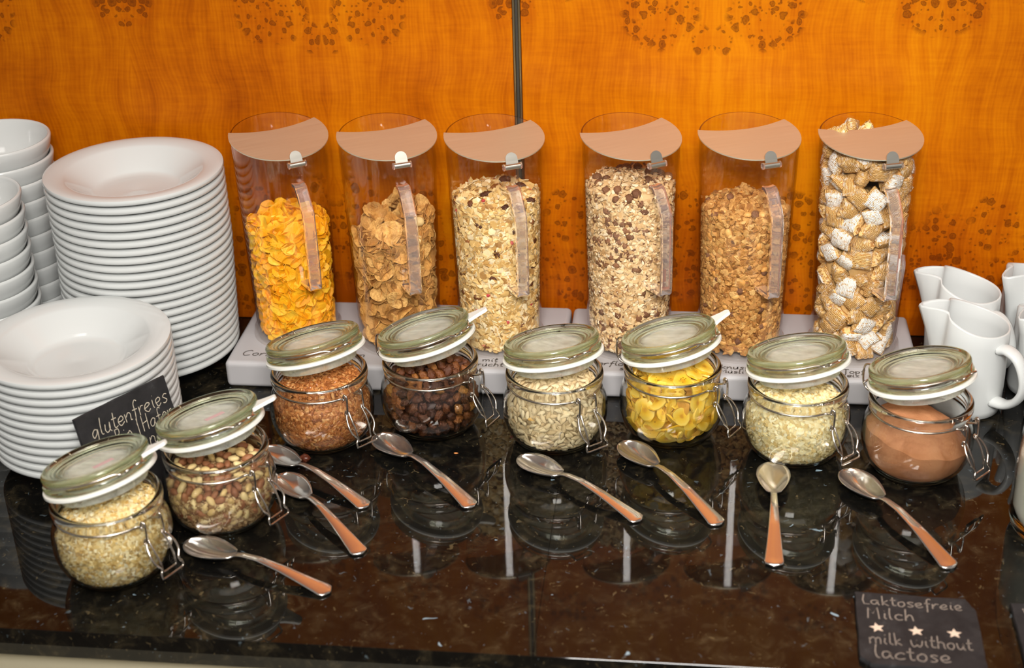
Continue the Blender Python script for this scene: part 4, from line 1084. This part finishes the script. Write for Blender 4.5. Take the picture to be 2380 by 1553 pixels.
    pr = pr + [(a, -b) for a, b in pr[::-1][1:]]
    for zz in (0.0025, -0.0008):
        for a, b in pr: tbv.append((0.0505 + a, b, zz))
    k_ = len(pr); tbf = [tuple(range(k_))[::-1], tuple(range(k_, 2 * k_))] + [(q, (q + 1) % k_, k_ + (q + 1) % k_, k_ + q) for q in range(k_)]
    tabm = mesh('gasket_tab', tbv, tbf, M['gasket'], 30)
    return body, bail, link, lever, lid, gs, lwire, hwire, tabm
JM = jar_meshes()
JARS = [  # x, y, clasp angle, lid tilt, tab angle in world degrees (None: no tab seen), contents words
    (-0.5184, 1.0860, -28, 17.0, 4, 'fine oat flakes', 'nearest the low plate stack'),
    (-0.4419, 1.1770, -29, 15.5, 4, 'nut muesli', 'beside the slate sign'),
    (-0.3749, 1.3305, -41, 16.5, None, 'brown flax seeds', 'before the corn flake pitcher'),
    (-0.2618, 1.3640, -25, 16.5, 10, 'dark raisins', 'before the bran flake pitcher'),
    (-0.1274, 1.3455, -51, 13.5, None, 'sunflower seeds', 'before the gap of the stands'),
    (-0.0053, 1.3665, -31, 16.0, 24, 'yellow banana chips', 'before the granola pitcher'),
    (0.1228, 1.3380, -48, 15.0, None, 'pale rolled oats', 'before the wheat square pitcher'),
    (0.2423, 1.3140, -42, 15.5, None, 'cocoa powder', 'before the white creamers')]
def jar(i):
    x, y, a, tl, tab, what, where = JARS[i]; a = R_(a)
    e = empty('clip_top_jar', (x, y, 0.0004), a, label='round clip-top glass jar of %s, lid ajar, %s' % (what, where), cat='jar', group='clip-top jars')
    body, bail, link, lever, lid, gs, lw, hw, tabm = JM
    put('jar_body', body, e)
    put('neck_wire', bail, e)
    put('clasp_link', link, e)
    put('clasp_lever', lever, e)
    put('hinge_wire', hw, e)
    L = put('lid', lid, e, Matrix.Translation((-0.054, 0, 0.0878)) @ Matrix.Rotation(-R_(tl), 4, 'Y'))
    put('gasket', gs, L); put('lid_wire', lw, L)
    if tab is not None:
        put('gasket_tab', tabm, L, Matrix.Translation((0.054, 0, 0)) @ Matrix.Rotation(R_(tab) - a, 4, 'Z') @ Matrix.Rotation(-0.22, 4, 'Y'))
    if i < 2:
        v, f = rbox(0.020, 0.007, 0.0002, 0); put('sticker', mesh('sticker', v, f, M['price'], False), L, Matrix.Translation((0.062, 0.002, 0.0114)) @ Matrix.Rotation(R_(75), 4, 'Z'), label='small faded pink sticker')
    return (x, y, 0.0004)
JO = [jar(i) for i in range(8)]
def jvessel(fill, dome, sx=0.0, sy=0.0, bump=0.001, inset=0.0006, seed=1):
    g = np.random.default_rng(seed); ph = g.random(4) * 6; rt = jin(fill) - inset - 0.0003
    def top(x, y): return fill + sx * x + sy * y + dome * (1 - (x * x + y * y) / rt ** 2) + bump * math.sin(x * 160 + ph[0]) * math.cos(y * 140 + ph[1])
    V = Vessel(lambda z: jin(min(max(z, 0.0057), 0.083)) - inset, 0.0062, top, rt); V.wall = lambda z: jin(min(max(z, 0.0057), 0.083)); V.zfloor = 0.0056; return V
def floor_disc(V, shapes, n, g, r=0.033):
    P = np.array([(r * math.sqrt(q) * math.cos(a), r * math.sqrt(q) * math.sin(a), 0.0070) for q, a in zip(g.random(n), g.random(n) * 6.28)]); return P, np.tile((0, 0, -1.0), (n, 1))

def fill_oats(i, V, mat, size, n, name, lab, g):
    sh = [oat_shape(s, size) for s in range(6)] + [oat_shape(s + 9, size * 0.65) for s in range(3)]
    P, N = V.sample(n, g)
    heap(name, scatter_stuff(sh, P, N, g, (0.0, 0.0022), 0.5, V=V) + [V.core(0.0022)], mat, JO[i], lab, 'oats')
fill_oats(0, jvessel(0.067, 0.010, 0.10, 0.1, 0.002, seed=2), M['oat_bran'], 0.0026, 6500, 'oat_flakes', 'fine pale oat flakes heaped in the jar nearest the low plate stack', np.random.default_rng(21))
fill_oats(6, jvessel(0.0645, 0.010, -0.05, 0.03, 0.0012, seed=3), M['oats'], 0.0034, 5200, 'rolled_oats', 'pale rolled oats heaped in the jar before the wheat squares', np.random.default_rng(22))

def fill_nuts():
    g = np.random.default_rng(23); O = JO[1]
    V = jvessel(0.052, 0.006, -0.05, 0.10, 0.002, 0.0006, 5)
    sh = [oat_shape(s, 0.0022) for s in range(4)]
    P, N = V.sample(3600, g)
    heap('muesli_crumbs', scatter_stuff(sh, P, N, g, (0.0, 0.002), 0.6, V=V) + [V.core(0.002)], M['crumb'], O, 'brown muesli crumbs under the nuts in the jar beside the slate', 'muesli')
    V = jvessel(0.054, 0.010, -0.05, 0.10, 0.002, 0.0030, 5)
    P, N = V.sample(5000, g); ok = (P[:, 2] > 0.021 + 0.008 * g.random(len(P))); P, N = poisson(P[ok], N[ok], 0.0070, 300)
    br = [mesh('brown_nut', *lump(s + 30, 0.0056, 0.0036, 0.0033, 0.16, 2.5), M['nut'], True) for s in range(4)]
    pa = [mesh('pale_nut', *lump(s + 50, 0.0058, 0.0034, 0.0032, 0.24, 2.5), M['nut_pale'], True) for s in range(4)]
    h = g.random(len(P)) < 0.5
    place_things('brown_nut', br, mats_for(P[h], N[h], g, (-0.0005, 0.0012), 0.4, V=V, ms=br), O, 'brown nut in the muesli jar', 'nut', 'brown nuts in the jar', g)
    place_things('pale_nut', pa, mats_for(P[~h], N[~h], g, (-0.0005, 0.0012), 0.4, V=V, ms=pa), O, 'pale nut in the muesli jar', 'nut', 'pale nuts in the jar', g)
fill_nuts()
def fill_flax():
    g = np.random.default_rng(24); V = jvessel(0.0665, 0.0080, 0.06, 0.05, 0.0012, 0.0006, 6)
    sh = [seed_shape(0.0056, 0.0028, 0.0011, 0.35, 6, 4)]
    P, N = V.sample(7000, g)
    heap('flax_seeds', scatter_stuff(sh, P, N, g, (0.0, 0.0018), 0.35, V=V) + [V.core(0.0016)], M['flax'], JO[2], 'glossy brown flax seeds filling the jar before the corn flakes', 'seeds')
fill_flax()
def split_front(P, N, O, k):
    s = facing(P, O); order = np.argsort(-s); return order[:k], order[k:]
def fill_raisins():
    g = np.random.default_rng(25); O = JO[3]; V = jvessel(0.066, 0.009, 0.05, 0.12, 0.003, 0.0048, 7)
    shp = [wrinkled(s + 110, 0.0066, 0.0044, 0.0039) for s in range(8)]
    ms = [mesh('raisin', *s, M['raisin'], True) for s in shp]
    P, N = V.sample(7000, g); P, N = poisson(P, N, 0.0086, 290)
    place_things('raisin', ms, mats_for(P, N, g, (-0.0008, 0.003), 0.6, V=V, ms=ms), O, 'wrinkled raisin in the raisin jar', 'raisin', 'raisins in the jar', g)
    P, N = V.sample(350, g)
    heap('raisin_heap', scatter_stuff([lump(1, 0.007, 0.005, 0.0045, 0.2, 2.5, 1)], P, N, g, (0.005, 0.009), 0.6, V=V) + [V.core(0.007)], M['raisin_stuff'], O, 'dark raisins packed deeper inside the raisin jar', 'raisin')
fill_raisins()
def fill_sunflower():
    g = np.random.default_rng(26); O = JO[4]; V = jvessel(0.0700, 0.0085, 0.03, 0.08, 0.0016, 0.0018, 8)
    shp = [seed_shape(0.0108 * q, 0.0052, 0.0030, 0.55, 8, 6) for q in (0.9, 1.0, 1.08)]
    ms = [mesh('sunflower_seed', *s, M['sunflower'], True) for s in shp]
    P, N = V.sample(9000, g); P, N = poisson(P, N, 0.0053); a, b = split_front(P, N, O, 300)
    place_things('sunflower_seed', ms, mats_for(P[a], N[a], g, (-0.0004, 0.0016), 0.35, V=V, ms=ms), O, 'beige sunflower seed in its jar', 'seed', 'sunflower seeds in the jar', g)
    P2, N2 = V.sample(1300, g)
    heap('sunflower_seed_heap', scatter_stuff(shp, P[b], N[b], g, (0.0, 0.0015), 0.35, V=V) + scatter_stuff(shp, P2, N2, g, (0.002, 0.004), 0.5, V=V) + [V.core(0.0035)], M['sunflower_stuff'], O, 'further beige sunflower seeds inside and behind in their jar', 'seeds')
fill_sunflower()
def fill_banana():
    g = np.random.default_rng(27); O = JO[5]; V = jvessel(0.070, 0.010, 0.0, 0.15, 0.003, 0.0036, 9)
    shp = [banana_chip(s) for s in range(7)]; ms = [mesh('banana_chip', *s, M['banana'], 50) for s in shp]
    P, N = V.sample(5000, g); P, N = poisson(P, N, 0.0108, 290)
    place_things('banana_chip', ms, mats_for(P, N, g, (0.0, 0.006), 0.5, 0.85, 1.12, V=V, ms=ms), O, 'yellow banana chip in its jar', 'banana chip', 'banana chips in the jar', g)
    P, N = V.sample(300, g); ok = (P[:, 2] > 0.018) & (P[:, 2] < 0.064); P, N = P[ok], N[ok]
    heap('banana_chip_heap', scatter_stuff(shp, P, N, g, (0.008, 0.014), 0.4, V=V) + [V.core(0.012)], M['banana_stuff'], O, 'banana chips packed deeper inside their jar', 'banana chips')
fill_banana()
def fill_cocoa():
    V = jvessel(0.043, 0.0265, -0.18, 0.0, 0.002, 0.0004, 10)
    v, f = V.core(0.0003, 72, 22)
    v[:, 2] += 0.0016 * snoise(v, 150, 3) * (v[:, 2] > 0.05) + 0.0007 * snoise(v, 420, 4) * (v[:, 2] > 0.05)
    heap('cocoa_powder', [(v, f)], M['cocoa'], JO[7], 'reddish brown cocoa powder heaped in the jar before the creamers', 'cocoa')
fill_cocoa()

# ------------------------------------------------------------------ spoons
def spoon_mesh():
    L = 0.168; ns, nw = 56, 13; v = []; f = []
    def width(s):   # half width along the length, s in metres from the tip
        if s < 0.060:
            t = s / 0.060; return 0.0178 * (math.sin(PI * min(1, t ** 0.80 * 0.985 + 0.004)) ** 0.62) * (1.0 - 0.10 * t) + (0.0034 * t ** 6)
        t = (s - 0.060) / (L - 0.060); return 0.0032 + 0.0064 * t ** 1.7 if t < 0.93 else (0.0032 + 0.0064 * t ** 1.7) * math.sqrt(max(0.0, 1 - ((t - 0.93) / 0.0705) ** 2)) + 0.0002
    def zc(s):      # height of the rim line / spine
        if s < 0.060: t = s / 0.060; return 0.0098 + 0.0030 * t
        t = (s - 0.060) / (L - 0.060); return float(np.interp(t, [0, 0.08, 0.25, 0.5, 0.75, 0.93, 1.0], [0.0128, 0.0150, 0.0162, 0.0130, 0.0075, 0.0035, 0.0028]))
    S = np.concatenate([np.linspace(0.0, 0.060, 26) ** 1.0, np.linspace(0.062, L, ns - 26)])
    ths = 0.0007
    for side in (0, 1):
        for s in S:
            w = max(0.0003, width(s)); b = max(0.0, 1 - ((s - 0.031) / 0.031) ** 2) if s < 0.062 else 0.0
            for k in range(nw):
                q = -1 + 2 * k / (nw - 1)
                dep = 0.0092 * b ** 0.75 * (1 - q * q)
                ridge = 0.0 if s < 0.06 else 0.0007 * (1 - q * q)
                z = zc(s) - dep + ridge
                if side: z -= 0.0013 if s < 0.06 else 0.0021 * (1 - 0.3 * q * q)
                v.append((s, w * q, z))
    m = len(S); T = m * nw
    for i in range(m - 1):
        for k in range(nw - 1):
            a = i * nw + k; f.append((a, a + nw, a + nw + 1, a + 1)); f.append((T + a, T + a + 1, T + a + nw + 1, T + a + nw))
    for i in range(m - 1):
        a = i * nw; f.append((a, T + a, T + a + nw, a + nw)); a = i * nw + nw - 1; f.append((a, a + nw, T + a + nw, T + a))
    for k in range(nw - 1): f.append((k, k + 1, T + k + 1, T + k)); a = (m - 1) * nw + k; f.append((a, T + a, T + a + 1, a + 1))
    v = np.array(v); v[:, 2] -= v[:, 2].min()
    return mesh('dessert_spoon', v, f, M['spoon'], True)
SM = spoon_mesh()
for (x, y, ang, sc_, lab) in (
    (-0.4639, 1.1211, -20.7, 0.98, 'steel dessert spoon lying beside the fine oat flake jar'),
    (-0.4023, 1.2436, -47.7, 0.97, 'steel dessert spoon in front of the flax seed jar, nearer the photographer'),
    (-0.4335, 1.2925, -35.0, 0.95, 'steel dessert spoon at the foot of the flax seed jar, beside the loose raisin'),
    (-0.3175, 1.3260, -44.4, 1.0, 'steel dessert spoon in front of the raisin jar'),
    (-0.1605, 1.2949, -37.1, 0.965, 'steel dessert spoon in front of the sunflower seed jar'),
    (-0.0552, 1.3300, -53.2, 1.0, 'steel dessert spoon in front of the banana chip jar'),
    (0.0998, 1.3006, -91.9, 1.0, 'steel dessert spoon pointing straight out from the rolled oat jar'),
    (0.1703, 1.2919, -60.0, 1.03, 'steel dessert spoon in front of the cocoa jar')):
    o = put('dessert_spoon', SM, None, (x, y, 0.0004), lab, 'spoon', 'dessert spoons on the granite'); o.rotation_euler = (0, 0, R_(ang)); o.scale = (sc_,) * 3
o = put('loose_raisin', mesh('loose_raisin', *wrinkled(117, 0.0058, 0.0050, 0.0044), M['dark_raisin'], True), None, (-0.3852, 1.2800, 0.0052), 'single dark raisin dropped on the granite by the flax seed jar', 'raisin')
o = put('loose_flax_seed', mesh('loose_flax_seed', *seed_shape(0.0056, 0.0028, 0.0012, 0.35), M['flax'], True), None, (-0.2293, 1.3074, 0.0009), 'tiny flax seed dropped on the granite by the raisin spoon', 'seed')

# ------------------------------------------------------------------ slates
def slate_mesh(w, h, t, seed, chips=()):
    g = np.random.default_rng(seed); pts = []
    def side(a, b, n):
        for k in range(n):
            q = k / n; p = np.array(a) + (np.array(b) - np.array(a)) * q; d = np.array([-(b[1] - a[1]), b[0] - a[0]]); d = d / np.linalg.norm(d)
            pts.append(p + d * g.normal(0, 0.00025))
    c = [(0.0, 0.0), (w, 0.0), (w, h), (0, h)]
    corners = []
    for k, p in enumerate(c):
        ch = dict(chips).get(k)
        if ch:
            pr = np.array(c[k - 1]); nx = np.array(c[(k + 1) % 4]); p = np.array(p)
            corners += [tuple(p + (pr - p) / np.linalg.norm(pr - p) * ch[0]), tuple(p + (nx - p) / np.linalg.norm(nx - p) * ch[1])]
        else: corners.append(p)
    for k in range(len(corners)): side(corners[k], corners[(k + 1) % len(corners)], 9)
    n = len(pts); cen = np.mean(pts, 0); v = []; f = []
    for (z, s) in ((0, 0.992), (t * 0.45, 1.0), (t, 0.985)):
        for p in pts: q = cen + (p - cen) * s; v.append((q[0], q[1], z))
    f.append(tuple(range(n))[::-1])
    for r in range(2):
        for k in range(n): f.append((r * n + k, r * n + (k + 1) % n, (r + 1) * n + (k + 1) % n, (r + 1) * n + k))
    f.append(tuple(2 * n + k for k in range(n)))
    return mesh('slate_sign', v, f, M['slate'], 30)
def slate_line(par, text, x, y, xh, wd, width, rot=0.0, mat='chalk', slant=0.1, seed=1, z=0.0):
    q, w = write(text, xh, wd, 1.0, slant, 0.035, seed); sx = width / w
    v = q[0].copy(); v[:, 0] *= sx
    put('lettering', mesh('lettering', v, q[1], M[mat], False), par, Matrix.Translation((x, y, z)) @ Matrix.Rotation(R_(rot), 4, 'Z'), label='pale handwriting ' + text.strip())
# leaning sign
TL, TR, BRt, BL = (Vector(q) for q in ((-0.5758, 1.1630, 0.1150), (-0.5160, 1.2545, 0.1150), (-0.4912, 1.2382, 0.0005), (-0.5510, 1.1467, 0.0005)))
wS, hS = (TR - TL).length, (TL - BL).length
sl1 = put('slate_sign', slate_mesh(wS, hS, 0.004, 31), None, frame_at(BL, TR - TL, TL - BL), 'black slate with chalk glutenfreies, leaning on the low plate stack', 'sign')
slate_line(sl1, 'glutenfreies', 0.0125, hS - 0.0270, 0.0088, 0.00085, 0.0925, 0.5, seed=3, z=0.0041)
slate_line(sl1, 'Bio /Hafer', 0.0350, hS - 0.0440, 0.0082, 0.0008, 0.0700, 1.0, seed=4, z=0.0041)
slate_line(sl1, 'flocken', 0.0230, hS - 0.0600, 0.0080, 0.0008, 0.0560, 1.0, seed=5, z=0.0041)
# flat sign near the front edge
TL, TR, BL = Vector((0.1640, 1.0965, 0.0004)), Vector((0.2690, 1.0925, 0.0004)), Vector((0.1595, 0.9985, 0.0004))
wS, hS = (TR - TL).length, (TL - BL).length
sl2 = put('slate_sign', slate_mesh(wS, hS, 0.005, 32, ((0, (0.008, 0.010)), (2, (0.016, 0.008)))), None, frame_at(BL, TR - TL, TL - BL), 'black slate with chalk Laktosefreie Milch and three stars, lying near the worktop edge', 'sign')
for txt, xx, yy, xh, wd, ww, sd in (('Laktosefreie', 0.0060, 0.0800, 0.0068, 0.0011, 0.0870, 6), ('Milch', 0.0085, 0.0605, 0.0080, 0.0012, 0.0420, 7), ('milk without', 0.0090, 0.0265, 0.0082, 0.0011, 0.0870, 8), ('lactose', 0.0120, 0.0080, 0.0088, 0.0011, 0.0640, 9)):
    slate_line(sl2, txt, xx, yy, xh, wd, ww, 0, 'chalk_dim', 0.0, sd, 0.0051)
def star(r):
    v = [(0, 0, 0.0)] + [((r if k % 2 == 0 else r * 0.45) * math.cos(PI / 2 + k * PI / 5), (r if k % 2 == 0 else r * 0.45) * math.sin(PI / 2 + k * PI / 5), 0.0) for k in range(10)]
    return v, [(0, 1 + k, 1 + (k + 1) % 10) for k in range(10)]
sm_ = mesh('chalk_star', *star(0.0068), M['chalk_bright'], False)
for k, (xx, yy) in enumerate(((0.0170, 0.0485), (0.0500, 0.0475), (0.0820, 0.0480))):
    put('chalk_star', sm_, sl2, Matrix.Translation((xx, yy, 0.0052)) @ Matrix.Rotation(0.2 - 0.1 * k, 4, 'Z'), label='filled chalk star')
TL, TR, BL = Vector((0.2985, 1.0915, 0.0004)), Vector((0.4040, 1.0900, 0.0004)), Vector((0.2965, 0.9985, 0.0004))
sl3 = put('slate_sign', slate_mesh(0.105, 0.092, 0.005, 33), None, frame_at(BL, TR - TL, TL - BL), 'black slate at the worktop edge, cut off by the photo edge', 'sign')
slate_line(sl3, 'W', 0.009, 0.068, 0.0085, 0.0011, 0.016, 0, 'chalk_dim', 0, 10, 0.0051)

# handwriting on the grey stands
for st, txt, x, y, xh, sx, sd in (
    (0, 'Cornf', -0.4975, 1.4475, 0.0062, 1.25, 11), (0, 'korn', -0.3780, 1.4520, 0.0050, 1.1, 12), (0, 'Ma', -0.3690, 1.4395, 0.0050, 1.1, 13),
    (0, 'li mit', -0.2320, 1.4500, 0.0046, 1.25, 14), (0, 'Frücht', -0.2310, 1.4395, 0.0046, 1.25, 15),
    (1, 'erflo', -0.0890, 1.4500, 0.0050, 1.25, 16), (1, 'se', -0.0640, 1.4400, 0.0046, 1.2, 17),
    (1, 'knusp', 0.0470, 1.4500, 0.0048, 1.25, 18), (1, 'Müsli', 0.0455, 1.4405, 0.0042, 1.25, 19),
    (1, 'Topf', 0.1800, 1.4485, 0.0044, 1.2, 20), (1, 'Weiz', 0.1740, 1.4400, 0.0042, 1.2, 21)):
    base_text(stands[st], txt, x, y, xh, sx, sd)

# ------------------------------------------------------------------ milk bottle
mb = empty('milk_bottle', (0.3635, 1.2150, 0.0004), label='clear glass bottle of milk cut by the photo edge beside the cocoa jar', cat='bottle')
bo = [(0.0, 0.0025), (0.036, 0.0), (0.042, 0.003), (0.0448, 0.012), (0.0455, 0.03), (0.0455, 0.07), (0.0445, 0.09), (0.0425, 0.11), (0.036, 0.135), (0.027, 0.155), (0.021, 0.17), (0.0205, 0.19), (0.0225, 0.195), (0.0225, 0.203), (0.0195, 0.204),
      (0.0180, 0.19), (0.0185, 0.17), (0.0245, 0.153), (0.0335, 0.133), (0.0400, 0.109), (0.0420, 0.09), (0.0430, 0.07), (0.0430, 0.03), (0.0420, 0.013), (0.036, 0.006), (0.0, 0.006)]
put('bottle_body', mesh('bottle_body', *lathe(bo, 64), M['glass'], 50), mb)
put('milk', mesh('milk', *lathe([(0.0, 0.0065), (0.0355, 0.0066), (0.0414, 0.0135), (0.0426, 0.03), (0.0426, 0.07), (0.0420, 0.0835), (0.0, 0.0830)], 64), M['milk'], 50), mb)
